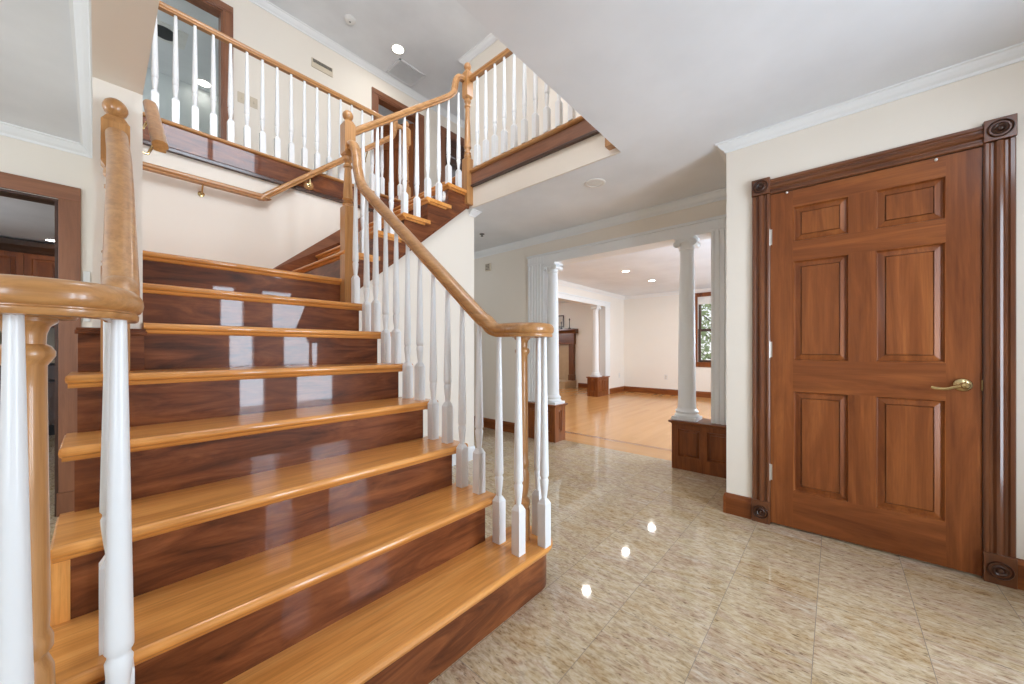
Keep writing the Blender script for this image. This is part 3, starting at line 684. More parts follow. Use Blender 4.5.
for zz in (0.325, 1.09, 1.79):
    MB().lathe((2.780, 0.3095, zz - 0.05), [(0.0045, 0), (0.0045, 0.1)], 10).lathe((2.780, 0.3095, zz + 0.05), [(0.0045, 0), (0.003, 0.006), (0.001, 0.007)], 10).lathe((2.780, 0.3095, zz - 0.057), [(0.001, 0), (0.003, 0.001), (0.0045, 0.007)], 10).box((2.784, 0.296, zz - 0.048), (2.7865, 0.309, zz + 0.048)).build('hinge', 'steel', dr)
for yy, zz in ((0.222, 2.046), (-0.377, 2.04)):
    MB().lathe((2.785, yy, zz), [(0.006, 0.0), (0.006, -0.004), (0.004, -0.007), (0.005, -0.011), (0.001, -0.014)], 12, 'x').build('bumper', 'plastic', dr)
# casing with corner rosettes
cs = root('trim_14', (XW - 0.012, -0.107, 0), 'brown fluted casing with rosette corner blocks round the closet door', 'door casing', kind='structure')
CP = [(0, 0), (0.012, 0), (0.017, 0.006), (0.017, 0.016), (0.011, 0.022), (0.011, 0.030), (0.021, 0.038), (0.024, 0.047), (0.021, 0.056), (0.011, 0.064), (0.011, 0.072), (0.017, 0.078), (0.017, 0.090), (0.012, 0.094), (0, 0.094)]
for y0, sg in ((0.3065, 1), (-0.5245, -1)):
    MB().prism([(XW - h, y0 + sg * u) for h, u in CP], 'z', 0.138, 2.06).build('casing_leg', 'dcase_z', cs)
MB().prism([(XW - h, 2.0565 + u) for h, u in CP], 'y', -0.525, 0.307).build('casing_head', 'dcase_y', cs)
for yc in (0.354, -0.571):
    for zc in (2.113, 0.068):
        b = MB().box((XW - 0.028, yc - 0.048, zc - 0.050 if zc > 1 else 0.0), (XW, yc + 0.048, zc + 0.050 if zc > 1 else 0.138))
        o = b.build('corner_block' if zc > 1 else 'plinth_block', 'dcase_z', cs, bevel=0.002)
        MB().lathe((XW - 0.0275, yc, zc), [(0.040, 0.0), (0.040, -0.005), (0.038, -0.008), (0.035, -0.004), (0.030, 0.002), (0.024, -0.004), (0.020, -0.009), (0.015, -0.006), (0.011, -0.002), (0.008, -0.009), (0.001, -0.012)], 28, 'x').build('rosette', 'dark_z', o)
MB().box((XW, 0.305, 0), (XW + 0.03, 0.32, 2.062)).box((XW, -0.535, 0), (XW + 0.03, -0.522, 2.062)).box((XW, -0.535, 2.052), (XW + 0.03, 0.32, 2.062)).build('jamb', 'dark_z', cs)

# ------------------------------------------------------------------ columned openings
def pilaster(name, axis, d, s, u0, u1, z0, z1, label):
    """fluted white pilaster on a face at d looking along s"""
    w = u1 - u0; n = 5; pts = [(u0, d), (u0, d + s * 0.022)]
    st_ = w / (n * 2 + 1)
    for k in range(n):
        a = u0 + st_ * (2 * k + 1)
        pts += [(a, d + s * 0.022), (a + st_ * 0.2, d + s * 0.013), (a + st_ * 0.8, d + s * 0.013), (a + st_, d + s * 0.022)]
    pts += [(u1, d + s * 0.022), (u1, d)]
    m = MB()
    if axis == 'x': m.prism([(p[1], p[0]) for p in pts], 'z', z0, z1)
    else: m.prism(pts, 'z', z0, z1)
    if axis == 'x': m.box((d, u0 - 0.006, z1 - 0.10), (d + s * 0.03, u1 + 0.006, z1 - 0.085))
    else: m.box((u0 - 0.006, d, z1 - 0.10), (u1 + 0.006, d + s * 0.03, z1 - 0.085))
    return tag(m.build(name, 'trim'), label, 'pilaster', kind='structure')
pilaster('trim_15', 'x', XH, -1, 0.60, 0.822, 0.44, 2.24, 'white fluted pilaster at the right of the hall opening')
pilaster('trim_16', 'x', XH, -1, 2.655, 2.895, 0.44, 2.24, 'white fluted pilaster at the left of the hall opening')
m = MB().box((XH - 0.02, 0.62, 2.125), (XH + 0.19, 2.895, 2.225)).box((XH - 0.035, 0.61, 2.225), (XH + 0.2, 2.905, 2.25))
m.box((XH - 0.001, 0.78, 0.43), (XH + 0.171, 0.822, 2.2)).box((XH - 0.001, 2.655, 0.43), (XH + 0.171, 2.72, 2.2))
struct('trim_17', m, 'trim', 'white header and lining of the hall opening', 'trim', 0.003)

def column_at(x, y, z0, z1, face, label):
    t = root('column', (x, y, z0), label, 'column', 'white columns on brown pedestals', kind='thing')
    H = z1 - z0
    b = MB().box((x - 0.105, y - 0.105, z0), (x + 0.105, y + 0.105, z0 + 0.028))
    b.lathe((x, y, z0 + 0.028), [(0.102, 0), (0.106, 0.010), (0.102, 0.022), (0.094, 0.027), (0.092, 0.034), (0.096, 0.042), (0.100, 0.050), (0.094, 0.058), (0.086, 0.066), (0.078, 0.085)], 28)
    b.build('base', 'trim', t)
    sh = MB(); seg = 40; vs = []; prof = [(0.080, 0.10), (0.076, 0.16), (0.0735, 0.5), (0.0665, H * 0.75), (0.060, H - 0.115)]
    sh.lathe((x, y, z0), prof, seg); sh.build('shaft', 'trim', t)
    cp = MB().lathe((x, y, z0 + H), [(0.060, -0.12), (0.068, -0.114), (0.068, -0.106), (0.062, -0.102), (0.064, -0.085), (0.070, -0.06), (0.086, -0.045)], 24)
    cp.box((x - 0.086, y - 0.086, z1 - 0.022), (x + 0.086, y + 0.086, z1))
    # scrolls
    for s in (-1, 1):
        for e in (-1, 1):
            for r, h in ((0.030, 0.0), (0.021, 0.006), (0.011, 0.010)):
                if face == 'x': cp.lathe((x + e * 0.072, y + s * 0.070, z1 - 0.058), [(r, 0), (r, e * h + e * 0.004)], 18, 'x')
                else: cp.lathe((x + s * 0.070, y + e * 0.072, z1 - 0.058), [(r, 0), (r, e * h + e * 0.004)], 18, 'y')
        if face == 'x': cp.lathe((x - 0.072, y + s * 0.070, z1 - 0.058), [(0.028, 0), (0.022, 0.036), (0.020, 0.072), (0.022, 0.108), (0.028, 0.144)], 18, 'x')
        else: cp.lathe((x + s * 0.070, y - 0.072, z1 - 0.058), [(0.028, 0), (0.022, 0.036), (0.020, 0.072), (0.022, 0.108), (0.028, 0.144)], 18, 'y')
    if face == 'x': cp.box((x - 0.08, y - 0.070, z1 - 0.05), (x + 0.08, y + 0.070, z1 - 0.024))
    else: cp.box((x - 0.070, y - 0.08, z1 - 0.05), (x + 0.070, y + 0.08, z1 - 0.024))
    cp.build('capital', 'trim', t)

def pedestal(x0, x1, y0, y1, zt, label, ex):
    """panelled box; ex lists the overhanging sides of the cap"""
    t = root('column_pedestal', ((x0 + x1) / 2, (y0 + y1) / 2, 0), label, 'pedestal', 'brown panelled column pedestals')
    b = MB().box((x0 + 0.022, y0 + 0.022, 0), (x1 - 0.022, y1 - 0.022, zt - 0.02))
    b.build('body', 'door_z', t)
    zlo, zhi = 0.115, zt - 0.07
    def face(axis, d, s, u0, u1):
        n = 2; fr = 0.055; w = (u1 - u0 - fr * (n + 1)) / n
        if (u1 - u0) < 0.33: n = 1; w = u1 - u0 - 2 * fr
        f = MB(); th = 0.022
        BX = lambda p0, p1, a, c: (((d, p0, a), (d - s * th, p1, c)) if axis == 'x' else ((p0, d, a), (p1, d - s * th, c)))
        f.box(*BX(u0, u1, 0, zlo)); f.box(*BX(u0, u1, zhi, zt - 0.02))
        for k in range(n + 1): a = u0 + k * (w + fr); f.box(*BX(a, a + fr, zlo, zhi))
        f.build('frame', 'door_z', t)
        for k in range(n):
            a = u0 + fr + k * (w + fr)
            raised_panel(MB(), axis, d, s, a, a + w, zlo, zhi, 0.011, 0.010, 0.014).build('panel', 'door_z', t)
    for side in ex:
        if side == '-x': face('x', x0, -1, y0, y1)
        if side == '+x': face('x', x1, 1, y0, y1)
        if side == '-y': face('y', y0, -1, x0 + 0.022, x1 - 0.022)
        if side == '+y': face('y', y1, 1, x0 + 0.022, x1 - 0.022)
    o = {k: 0.024 if k in ex else 0.0 for k in ('-x', '+x', '-y', '+y')}
    cm = MB()
    for g, a, c in ((0.4, zt - 0.028, zt - 0.018), (1.0, zt - 0.018, zt)):
        cm.box((x0 - o['-x'] * g, y0 - o['-y'] * g, a), (x1 + o['+x'] * g, y1 + o['+y'] * g, c))
    cm.build('cap', 'door_y', t, bevel=0.004)
pedestal(3.515, 3.775, 0.60, 1.135, 0.44, 'brown panelled pedestal beside the closet corner', ('-x', '+x', '+y'))
column_at(3.645, 1.04, 0.44, 2.125, 'x', 'white column nearest the closet, standing on its brown pedestal')
pedestal(3.535, 3.755, 2.455, 2.895, 0.44, 'brown panelled pedestal behind the handrail scroll', ('-x', '+x', '-y'))
column_at(3.645, 2.562, 0.44, 2.125, 'x', 'white column standing just behind the handrail scroll')
# second opening, on the far side of the bright room
pedestal(7.60, 8.17, 4.09, 4.36, 0.45, 'small brown pedestal at the far opening near the fireplace', ('-x', '-y', '+y'))
column_at(7.76, 4.225, 0.45, 2.115, 'y', 'smaller looking white column at the far opening near the fireplace')
pilaster('trim_18', 'y', 4.15, -1, 8.06, 8.30, 0.45, 2.24, 'white fluted pilaster at the far opening')
m = MB().box((4.4, 4.13, 2.115), (8.30, 4.32, 2.215)).box((4.4, 4.115, 2.215), (8.31, 4.33, 2.24)).box((8.10, 4.149, 0.44), (8.18, 4.301, 2.19))
struct('trim_19', m, 'trim', 'white header of the far opening', 'trim', 0.003)

# ------------------------------------------------------------------ living room window with trees outside
wn = root('window_1', (LX, 2.000, 1.54), 'dark wood double hung window with trees outside', 'window', kind='structure')
m = MB()
for a, b in (((1.540, 0.69), (1.630, 2.38)), ((2.37, 0.69), (2.46, 2.38)), ((1.630, 2.29), (2.37, 2.38)), ((1.630, 0.69), (2.37, 0.79))): m.box((LX - 0.02, a[0], a[1]), (LX, b[0], b[1]))
m.box((LX - 0.04, 1.530, 0.775), (LX + 0.02, 2.47, 0.80)); m.build('window_casing', 'door_z', wn)
m = MB()
for z0, z1, dx in ((0.79, 1.56, 0.03), (1.50, 2.29, 0.07)):
    for a, b in (((1.630, z0), (1.685, z1)), ((2.315, z0), (2.37, z1)), ((1.685, z0), (2.315, z0 + 0.06)), ((1.685, z1 - 0.055), (2.315, z1))): m.box((LX + dx, a[0], a[1]), (LX + dx + 0.035, b[0], b[1]))
m.build('sash', 'dark_z', wn)
MB().box((LX + 0.045, 1.685, 0.85), (LX + 0.049, 2.315, 1.505)).box((LX + 0.085, 1.685, 1.56), (LX + 0.089, 2.315, 2.235)).build('pane', 'glass', wn)
MB().box((LX + 0.0, 1.630, 2.12), (LX + 0.03, 2.37, 2.29)).build('shade', 'plastic', wn)['label'] = 'white rolled shade'
struct('ground', MB().box((9.5, -8, -0.75), (30, 14, -0.7)), 'lawn', 'pale gravel ground outside the far window', 'ground')
for n, (x, y, h, lab) in enumerate(((13.2, 2.6, 4.2, 'leafy green tree nearest the far window'), (17.5, 5.2, 5.2, 'leafy tree behind and left of the nearer one outside'), (18.0, 1.2, 5.6, 'taller leafy tree farthest outside the window'))):
    t = root('tree', (x, y, -0.7), lab, 'tree', 'trees outside the window')
    m = MB(); m.lathe((x, y, -0.7), [(0.13, 0), (0.10, 1.0), (0.06, h * 0.6), (0.02, h)], 8)
    for k in range(14):
        a = k * 2.4; zz = 0.3 + (h - 0.8) * k / 14; L = 1.3 - 0.05 * k
        m.tube([(x, y, zz), (x + L * 0.5 * cos(a), y + L * 0.5 * sin(a), zz + 0.3), (x + L * cos(a), y + L * sin(a), zz + 0.75)], 0.02, 5)
    m.build('trunk', 'bark', t)
    m = MB(); rd = random.Random(n)
    for k in range(2600):
        a = rd.uniform(0, 2 * pi); rr = 1.6 * math.sqrt(rd.random()); zz = rd.uniform(-0.1, h)
        c = Vector((x + rr * cos(a), y + rr * sin(a), zz)); u = Vector((rd.gauss(0, 1), rd.gauss(0, 1), rd.gauss(0, 1))).normalized(); w = u.orthogonal().normalized(); s = rd.uniform(0.06, 0.11)
        m.add([c - u * s, c + w * s * 0.5, c + u * s, c - w * s * 0.5], [(0, 1, 2, 3)])
    m.build('foliage', 'leaf', t)

# ------------------------------------------------------------------ fireplace and things on it
FX = LX
fp = root('fireplace', (FX, 6.35, 0), 'dark wood fireplace mantel with tan stone surround and raised hearth', 'fireplace')
MB().box((FX - 0.62, 5.58, 0), (FX, 7.3, 0.20)).build('hearth', 'stone', fp)
m = MB().box((FX - 0.035, 5.78, 0.2), (FX, 6.22, 1.22)).box((FX - 0.035, 6.75, 0.2), (FX, 6.975, 1.22)).box((FX - 0.035, 6.22, 1.0), (FX, 6.75, 1.22)); m.build('stone_surround', 'stone', fp)
MB().box((FX - 0.03, 6.22, 0.2), (FX - 0.025, 6.75, 1.0)).build('firebox', 'black', fp)
for y0 in (5.62, 6.98):
    m = MB().box((FX - 0.10, y0, 0.2), (FX, y0 + 0.16, 1.30)).box((FX - 0.12, y0 - 0.01, 0.2), (FX, y0 + 0.17, 0.36)); m.build('leg', 'dcase_z', fp, bevel=0.004)
MB().box((FX - 0.11, 5.60, 1.24), (FX, 7.16, 1.56)).build('frieze', 'dcase_y', fp, bevel=0.004)
pts = [(FX, 1.55), (FX - 0.12, 1.55), (FX - 0.13, 1.575), (FX - 0.16, 1.60), (FX - 0.19, 1.635), (FX - 0.22, 1.645), (FX - 0.22, 1.685), (FX, 1.685)]
MB().prism(pts, 'y', 5.52, 7.26).build('shelf', 'dcase_y', fp)
def candlestick(x, y, z, h, lab):
    t = tag(MB().lathe((x, y, z), [(0.045, 0), (0.045, 0.01), (0.012, 0.03), (0.009, h * 0.5), (0.016, h * 0.52), (0.009, h * 0.55), (0.011, h - 0.05), (0.026, h - 0.04), (0.026, h - 0.03), (0.012, h - 0.028), (0.010, h)], 12).build('candlestick', 'iron', loc=(x, y, z)), lab, 'candlestick', 'candlesticks on the mantel'); return t
candlestick(FX - 0.12, 5.74, 1.685, 0.30, 'slim black candlestick nearest the end of the mantel')
candlestick(FX - 0.12, 6.02, 1.685, 0.22, 'shorter black candlestick in front of the mantel picture')
pf = root('picture_frame', (FX - 0.03, 6.12, 1.69), 'small dark framed picture leaning above the mantel', 'picture')
MB().box((FX - 0.03, 6.0, 1.74), (FX - 0.004, 6.32, 1.77)).box((FX - 0.03, 6.0, 2.07), (FX - 0.004, 6.32, 2.10)).box((FX - 0.03, 6.0, 1.77), (FX - 0.004, 6.03, 2.07)).box((FX - 0.03, 6.29, 1.77), (FX - 0.004, 6.32, 2.07)).build('frame', 'dark_z', pf)
MB().box((FX - 0.012, 6.03, 1.77), (FX - 0.006, 6.29, 2.07)).build('print', 'paper', pf)

# ------------------------------------------------------------------ kitchen doorway and kitchen
kd = root('door_2', (-0.63, 3.82, 0), 'brown cased doorway into the kitchen', 'doorway', kind='structure')
m = MB().box((-0.168, 3.802, 0.15), (-0.072, 3.82, 2.077)); m.build('casing_leg', 'case_z', kd, bevel=0.003)
MB().box((-1.19, 3.802, 0.15), (-1.09, 3.82, 2.077)).build('casing_leg', 'case_z', kd, bevel=0.003)
MB().box((-0.175, 3.796, 0.0), (-0.066, 3.82, 0.15)).build('plinth_block', 'case_z', kd, bevel=0.003)
MB().box((-1.197, 3.796, 0.0), (-1.083, 3.82, 0.15)).build('plinth_block', 'case_z', kd, bevel=0.003)
MB().box((-1.19, 3.802, 2.077), (-0.072, 3.82, 2.172)).build('casing_head', 'case_x', kd, bevel=0.003)
MB().box((-0.183, 3.812, 0), (-0.158, 3.945, 2.06)).box((-1.10, 3.815, 0), (-1.083, 3.945, 2.06)).box((-1.10, 3.815, 2.058), (-0.158, 3.945, 2.073)).build('jamb', 'dark_z', kd)
uc = None
for k, (x0, x1) in enumerate(((-1.62, -0.95), (-0.94, -0.27), (-0.26, 0.41))):
    t = root('upper_cabinet', ((x0 + x1) / 2, 7.65, 1.38), ('cherry wall cabinet at the left of the kitchen row', 'cherry wall cabinet in the middle of the kitchen row', 'cherry wall cabinet nearest the kitchen door casing')[k], 'cabinet', 'kitchen wall cabinets')
    MB().box((x0, 7.62, 1.38), (x1, 7.998, 2.30)).build('body', 'kitchen_z', t)
    MB().prism([(7.998, 2.30), (7.60, 2.30), (7.58, 2.34), (7.55, 2.38), (7.53, 2.44), (7.998, 2.44)], 'x', x0, x1).build('crown', 'dark_x', t)
    for a, b in ((x0 + 0.005, (x0 + x1) / 2 - 0.003), ((x0 + x1) / 2 + 0.003, x1 - 0.005)):
        raised = MB().box((a, 7.598, 1.385), (b, 7.62, 1.44)); raised.box((a, 7.598, 2.24), (b, 7.62, 2.295)); raised.box((a, 7.598, 1.44), (a + 0.055, 7.62, 2.24)); raised.box((b - 0.055, 7.598, 1.44), (b, 7.62, 2.24))
        raised_panel(raised, 'y', 7.598, -1, a + 0.055, b - 0.055, 1.44, 2.24, 0.01, 0.01, 0.03); raised.build('cabinet_door', 'kitchen_z', t)
t = root('lower_cabinet', (-0.6, 7.6, 0), 'dark base cabinets with granite worktop seen through the kitchen doorway', 'cabinet')
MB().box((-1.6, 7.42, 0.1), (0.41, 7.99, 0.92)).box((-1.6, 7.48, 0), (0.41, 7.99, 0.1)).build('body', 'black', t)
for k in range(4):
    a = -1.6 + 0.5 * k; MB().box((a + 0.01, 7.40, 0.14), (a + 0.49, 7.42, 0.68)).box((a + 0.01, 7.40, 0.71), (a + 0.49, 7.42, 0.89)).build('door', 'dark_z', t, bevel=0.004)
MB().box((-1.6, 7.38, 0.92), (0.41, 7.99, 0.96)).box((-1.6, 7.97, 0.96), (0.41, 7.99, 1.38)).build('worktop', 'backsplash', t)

# ------------------------------------------------------------------ upper hall doors
def cased(name, x0, x1, zt, label):
    t = root(name, ((x0 + x1) / 2, BY, UP), label, 'door casing', kind='structure')
    for a, b in ((x0 - 0.095, x0), (x1, x1 + 0.095)): MB().box((a, BY - 0.02, UP), (b, BY, zt)).box((a + 0.02, BY - 0.028, UP), (b - 0.02, BY - 0.02, zt)).build('casing_leg', 'case_z', t, bevel=0.002)
    MB().box((x0 - 0.095, BY - 0.02, zt), (x1 + 0.095, BY, zt + 0.095)).box((x0 - 0.08, BY - 0.028, zt + 0.02), (x1 + 0.08, BY - 0.02, zt + 0.075)).build('casing_head', 'case_x', t, bevel=0.002)
    MB().box((x0 - 0.002, BY - 0.005, UP), (x0 + 0.014, BY + 0.125, zt)).box((x1 - 0.014, BY - 0.005, UP), (x1 + 0.002, BY + 0.125, zt)).box((x0, BY - 0.005, zt - 0.014), (x1, BY + 0.125, zt + 0.002)).build('jamb', 'case_z', t)
    return t
cased('door_3', -0.15, 0.93, 4.88, 'brown cased doorway upstairs at the left of the balcony')
cased('door_4', 2.785, 3.51, 4.88, 'brown cased doorway upstairs with its door standing open')
cased('door_5', 4.045, 4.77, 4.88, 'brown cased doorway upstairs farthest along the hall')
d4 = root('open_door', (3.49, BY + 0.13, UP), 'brown six panel door standing open in the upstairs room', 'door')
six_panel(d4, 'y', 0 + BY + 0.13, -1, 2.77, 3.49, UP + 0.012, UP + 2.05, ('door_z', 'door_x'))
MB().lathe((2.84, BY + 0.13, UP + 0.93), [(0.030, 0.0), (0.030, -0.006), (0.012, -0.012), (0.012, -0.030), (0.026, -0.040), (0.030, -0.052), (0.022, -0.064), (0.001, -0.068)], 18, 'y').build('knob', 'brass', d4)
d4.rotation_euler = (0, 0, radians(-52))
d5 = root('closed_door', (4.4, BY + 0.05, UP), 'dark brown six panel door shut at the end of the upper hall', 'door')
six_panel(d5, 'y', BY + 0.05, -1, 4.06, 4.755, UP + 0.01, UP + 2.055, ('dark_z', 'dark_x'))

# ------------------------------------------------------------------ lamps, vents, switches
def can(x, y, z, label, on=True, group='recessed ceiling lights', r=0.062):
    t = root('recessed_spotlight', (x, y, z), label, 'ceiling light', group)
    MB().lathe((x, y, z), [(r + 0.022, 0.0), (r + 0.022, -0.004), (r + 0.014, -0.008), (r, -0.006), (r, -0.001)], 28, caps=False).build('trim_ring', 'plastic', t)
    MB().lathe((x, y, z), [(r, -0.001), (r, -0.003)], 24).build('lens', 'lens' if on else 'lens_off', t)
    return t
can(4.76, 2.74, CEIL, 'lit recessed light just past the hall header, shown in the floor shine'); can(6.13, 2.755, CEIL, 'left lit recessed light of the pair above the bright room'); can(7.30, 2.74, CEIL, 'right lit recessed light of the pair above the bright room')
can(7.61, 5.59, CEIL, 'lit recessed light in the fireplace room seen beside the column')
can(2.717, 1.486, CEIL, 'unlit recessed light in the hall ceiling above the closet corner', False)
can(2.758, 4.541, CEIL2, 'lit recessed light high in the upper hall ceiling', r=0.075)
can(-0.365, 7.38, CEIL, 'lit recessed light in the kitchen ceiling beyond the doorway')
can(1.10, 7.40, CEIL2, 'lit recessed light in the room past the balcony doorway', r=0.085)
sd = root('smoke_detector', (2.108, 4.582, CEIL2), 'white round smoke detector on the upper hall ceiling', 'smoke detector')
MB().lathe((2.108, 4.582, CEIL2), [(0.068, 0), (0.068, -0.014), (0.055, -0.030), (0.03, -0.036), (0.001, -0.037)], 26).build('cover', 'plastic', sd)
MB().lathe((2.108, 4.582, CEIL2 - 0.036), [(0.010, 0.002), (0.010, -0.004), (0.001, -0.005)], 10).build('button', 'slot', sd)
sp = tag(MB().lathe((3.028, 3.15, CEIL), [(0.03, 0), (0.03, -0.004), (0.012, -0.008), (0.012, -0.025), (0.018, -0.028), (0.001, -0.03)], 16).build('sprinkler_head', 'slot', loc=(3.028, 3.15, CEIL)), 'small dark sprinkler head in the hall ceiling under the stairs', 'sprinkler')
gv = root('ceiling_vent', (3.08, 4.85, CEIL2), 'large grey return air grille in the upper hall ceiling', 'vent')
m = MB(); x0, x1, y0, y1 = 2.86, 3.30, 4.66, 5.04
m.box((x0, y0, CEIL2 - 0.012), (x1, y0 + 0.025, CEIL2)).box((x0, y1 - 0.025, CEIL2 - 0.012), (x1, y1, CEIL2)).box((x0, y0, CEIL2 - 0.012), (x0 + 0.025, y1, CEIL2)).box((x1 - 0.025, y0, CEIL2 - 0.012), (x1, y1, CEIL2)); m.build('frame', 'ceil', gv)
m = MB()
for k in range(24): yy = y0 + 0.03 + k * (y1 - y0 - 0.06) / 23; m.box((x0 + 0.025, yy - 0.003, CEIL2 - 0.008), (x1 - 0.025, yy + 0.003, CEIL2 - 0.001))
m.box((x0 + 0.02, y0 + 0.02, CEIL2 - 0.002), (x1 - 0.02, y1 - 0.02, CEIL2)); m.build('louvre', 'grille', gv)
wv = root('wall_vent', (2.0, BY, 4.86), 'beige slotted vent high on the upper hall wall', 'vent')
MB().box((1.86, BY - 0.012, 4.80), (2.13, BY, 4.92)).build('cover', 'beige', wv, bevel=0.004)
m = MB()
for k in range(5): m.box((1.875, BY - 0.016, 4.868 + k * 0.009), (2.115, BY - 0.011, 4.872 + k * 0.009))
m.build('slot', 'slot', wv)
def plate(name, p, axis, w, h, mat, label, cat, kind='switch', grp=None):
    t = root(name, p, label, cat, grp); x, y, z = p
    if axis == 'y':
        MB().box((x - w / 2, y - 0.006, z - h / 2), (x + w / 2, y, z + h / 2)).build('cover_plate', mat, t, bevel=0.002)
        MB().box((x - 0.005, y - 0.014, z - 0.012), (x + 0.005, y - 0.006, z + 0.012)).build('toggle', 'plastic' if mat == 'plastic' else 'beige', t)
    else:
        MB().box((x - 0.006, y - w / 2, z - h / 2), (x, y + w / 2, z + h / 2)).build('cover_plate', mat, t, bevel=0.002)
        MB().box((x - 0.008, y - 0.014, z + 0.008), (x - 0.005, y + 0.014, z + 0.034)).box((x - 0.008, y - 0.014, z - 0.034), (x - 0.005, y + 0.014, z - 0.008)).build('socket', 'beige', t)
plate('light_switch', (1.105, BY, 4.00), 'y', 0.075, 0.12, 'beige', 'beige light switch nearer the doorway past the balcony', 'switch', grp='balcony light switches')
plate('light_switch', (1.225, BY, 4.00), 'y', 0.075, 0.12, 'beige', 'beige light switch farther from the doorway past the balcony', 'switch', grp='balcony light switches')
plate('wall_outlet', (LX, 3.08, 0.42), 'x', 0.075, 0.12, 'plastic', 'white wall outlet below the far wall centre', 'outlet')
plate('wall_outlet', (8.85, 4.15, 0.43), 'y', 0.075, 0.12, 'plastic', 'white wall outlet near the far room corner', 'outlet')
ms = root('door_chime', (XH, 3.605, 2.23), 'small beige square box high on the hall wall', 'chime')
MB().box((XH - 0.025, 3.56, 2.18), (XH, 3.66, 2.28)).build('cover', 'beige', ms, bevel=0.004)
m = MB()
for k in range(4): m.box((XH - 0.028, 3.575, 2.195 + k * 0.02), (XH - 0.024, 3.645, 2.203 + k * 0.02))
m.build('slot', 'slot', ms)
pn = tag(MB().box((-0.062, 3.806, 1.28), (-0.030, 3.82, 1.62)).build('wall_panel', 'plastic', loc=(-0.046, 3.82, 1.45), bevel=0.003), 'narrow white panel on the wall beside the kitchen casing', 'panel')
# bathroom bits seen through the balcony doorway
t = tag(MB().box((-1.59, 7.56, UP), (1.39, 7.598, UP + 1.5)).build('wall_tiling', 'marble', loc=(0, 7.6, UP)), 'grey tiled wainscot in the room past the balcony doorway', 'tiling', kind='structure')
ex = root('ceiling_speaker', (0.56, 6.55, CEIL2), 'round dark ceiling speaker in the room past the balcony doorway', 'speaker')
MB().box((0.40, 6.40, CEIL2 - 0.008), (0.80, 6.78, CEIL2)).build('frame', 'plastic', ex)
MB().lathe((0.58, 6.60, CEIL2 - 0.008), [(0.13, 0.002), (0.13, -0.006), (0.001, -0.007)], 26).build('grille', 'iron', ex)


# ------------------------------------------------------------------ front windows (behind the viewer) and living room windows
for n, (x0, x1, z0, z1, lab) in enumerate(((1.07, 1.41, 0.2, 2.06, 'narrow sidelight window in the front wall'), (1.68, 2.24, 0.2, 2.06, 'wide glazed panel of the front entrance'), (-2.9, -1.3, 0.5, 2.2, 'added front window left of the entrance, letting in fill light'))):  # the last window is added to let in frontal fill light
    t = root('window_%d' % (n + 2), ((x0 + x1) / 2, FW - 0.05, z0), lab, 'window', kind='structure')
    f = 0.04
    MB().box((x0, FW - 0.08, z0), (x0 + f, FW - 0.02, z1)).box((x1 - f, FW - 0.08, z0), (x1, FW - 0.02, z1)).box((x0 + f, FW - 0.08, z0), (x1 - f, FW - 0.02, z0 + f)).box((x0 + f, FW - 0.08, z1 - f), (x1 - f, FW - 0.02, z1)).build('window_frame', 'door_z', t)
    MB().box((x0 + f, FW - 0.052, z0 + f), (x1 - f, FW - 0.048, z1 - f)).build('pane', 'glass', t)
t = root('window_6', (1.05, 0.95, 3.6), 'two light window over the entrance at upper floor level', 'window', kind='structure')
m = MB()
for x in (0.45, 1.03, 1.61): m.box((x, 0.92, 3.5), (x + 0.05, 0.98, 4.5))
m.box((0.45, 0.92, 3.45), (1.66, 0.98, 3.5)).box((0.45, 0.92, 4.5), (1.66, 0.98, 4.55)).build('window_frame', 'door_z', t)
MB().box((0.5, 0.948, 3.5), (1.61, 0.952, 4.5)).build('pane', 'glass', t)
t = root('window_5', (6.0, -1.25, 1.5), 'wide window in the right wall of the bright room', 'window', kind='structure')
m = MB()
for x in (4.4, 5.45, 6.5, 7.55): m.box((x, -1.28, 0.7), (x + 0.05, -1.22, 2.25))
m.box((4.4, -1.28, 0.7), (7.6, -1.22, 0.76)).box((4.4, -1.28, 2.19), (7.6, -1.22, 2.25)).build('window_frame', 'door_z', t)
MB().box((4.45, -1.252, 0.76), (7.55, -1.248, 2.19)).build('pane', 'glass', t)

# ------------------------------------------------------------------ light
w = bpy.data.worlds.new('World'); S.world = w; w.use_nodes = True
bg = w.node_tree.nodes['Background']
sky = w.node_tree.nodes.new('ShaderNodeTexSky'); sky.sky_type = 'HOSEK_WILKIE'; sky.turbidity = 5; sky.ground_albedo = 0.5
sky.sun_direction = Vector((0.3, -0.5, 0.8)).normalized()
mx = w.node_tree.nodes.new('ShaderNodeMix'); mx.data_type = 'RGBA'; mx.inputs[0].default_value = 0.6; mx.inputs[7].default_value = (1, 1, 1, 1)
w.node_tree.links.new(sky.outputs[0], mx.inputs[6]); w.node_tree.links.new(mx.outputs[2], bg.inputs[0])
bg.inputs[1].default_value = 1.5

def area(name, loc, rot, sx, sy, power, color=(1, 1, 1)):
    l = bpy.data.lights.new(name, 'AREA'); l.shape = 'RECTANGLE'; l.size = sx; l.size_y = sy; l.energy = power; l.color = color
    o = bpy.data.objects.new(name, l); COL.objects.link(o); o.location = loc; o.rotation_euler = rot; return o
def disk(name, loc, power, size=0.10, color=(1, 0.97, 0.93)):
    l = bpy.data.lights.new(name, 'AREA'); l.shape = 'DISK'; l.size = size; l.energy = power; l.color = color
    o = bpy.data.objects.new(name, l); COL.objects.link(o); o.location = loc; return o
def bulb(name, loc, power, r=0.12, color=(1, 0.95, 0.88)):
    l = bpy.data.lights.new(name, 'POINT'); l.energy = power; l.shadow_soft_size = r; l.color = color
    o = bpy.data.objects.new(name, l); COL.objects.link(o); o.location = loc; return o
WARM = (0.90, 0.965, 1.07); DAY = (0.80, 0.925, 1.07)
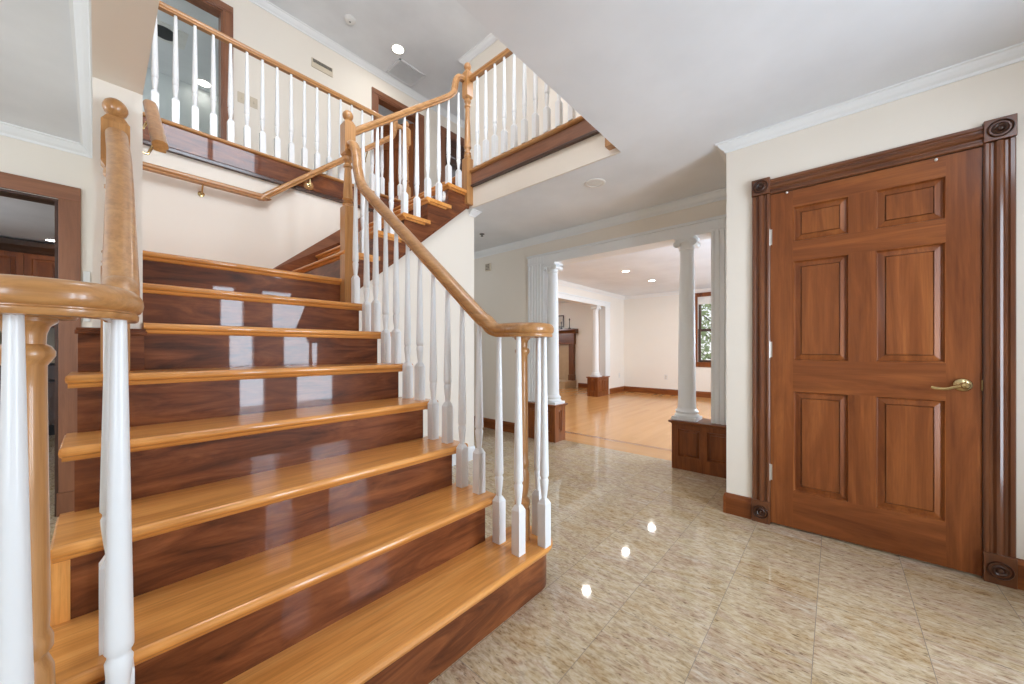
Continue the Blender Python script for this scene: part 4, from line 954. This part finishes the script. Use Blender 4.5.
# daylight entering by the front windows and the bright room's windows
area('daylight', (1.24, FW - 0.12, 1.13), (radians(90), 0, 0), 0.26, 1.78, 27, DAY)
area('daylight', (1.96, FW - 0.12, 1.13), (radians(90), 0, 0), 0.48, 1.78, 44, DAY)
area('daylight', (-2.1, FW - 0.16, 1.35), (radians(90), 0, 0), 1.5, 1.6, 62, DAY)  # fill light behind the added left front window
area('daylight', (1.05, 0.86, 4.0), (radians(90), 0, 0), 1.1, 1.0, 42, DAY)
area('daylight', (6.0, -1.4, 1.5), (radians(90), 0, 0), 3.1, 1.4, 110, (0.74, 0.91, 1.1))
for x in (5.0, 7.9): bulb('room_fill', (x, 0.2, 1.3), 34, 0.2, (0.72, 0.92, 1.14))  # added cool fill lights, out of view, brightening this room's ceiling
# unseen fill lights added without fixtures, and lamps of the recessed lights
bulb('stairwell_fill', (0.85, 1.45, 4.2), 40, 0.3, WARM)  # soft fill added high in the stairwell, out of view
bulb('entry_fill', (1.8, -0.85, 2.28), 6, 0.12, DAY)  # fill added behind the camera for the closet wall and ceiling
bulb('entry_fill', (-1.9, 2.6, 1.75), 38, 0.2, DAY)  # fill added out of view for the left hall and wall end
for x, y in ((3.0, 4.6),): bulb('hall_fill', (x, y, 2.2), 4, 0.1, WARM)
for x, y in ((4.76, 2.74), (6.13, 2.755), (7.30, 2.74)): disk('can_lamp', (x, y, CEIL - 0.012), 9)
disk('can_lamp', (7.61, 5.59, CEIL - 0.012), 9)
bulb('room_fill', (6.8, 7.4, 1.9), 32, 0.25, WARM)
disk('can_lamp', (2.758, 4.541, CEIL2 - 0.012), 4)
bulb('hall_fill', (2.95, 1.8, 4.1), 12, 0.2, WARM); bulb('hall_fill', (4.8, 4.6, 4.5), 5, 0.2, WARM)  # fill added out of view to brighten the upper hall
bulb('room_fill', (-0.6, 6.4, 4.4), 16, 0.15, (0.95, 1, 1)); bulb('room_fill', (2.4, 6.6, 4.6), 10, 0.15, WARM)
bulb('kitchen_fill', (-1.6, 5.9, 1.7), 22, 0.15, WARM)  # fill added out of view for the kitchen ceiling and cabinets

# ------------------------------------------------------------------ camera and view
cam = bpy.data.cameras.new('Camera'); co = bpy.data.objects.new('Camera', cam); COL.objects.link(co)
co.location = (0, 0, 1.09); co.rotation_euler = (radians(90), 0, radians(-48.553))
cam.sensor_width = 36; cam.lens = 36 * 366.41 / 1024; cam.shift_y = 7.45 / 1024; cam.clip_start = 0.02
S.camera = co
S.view_settings.view_transform = 'Standard'; S.view_settings.look = 'None'; S.view_settings.gamma = 1; S.view_settings.exposure = 0.22
S.view_settings.use_curve_mapping = False
S.cycles.use_denoising = True; S.cycles.max_bounces = 10; S.cycles.diffuse_bounces = 6; S.cycles.glossy_bounces = 5
S.cycles.sample_clamp_indirect = 6.0; S.cycles.caustics_reflective = False; S.cycles.caustics_refractive = False
for o in bpy.data.objects:
    for k in ('_root', '_off'):
        if k in o: del o[k]
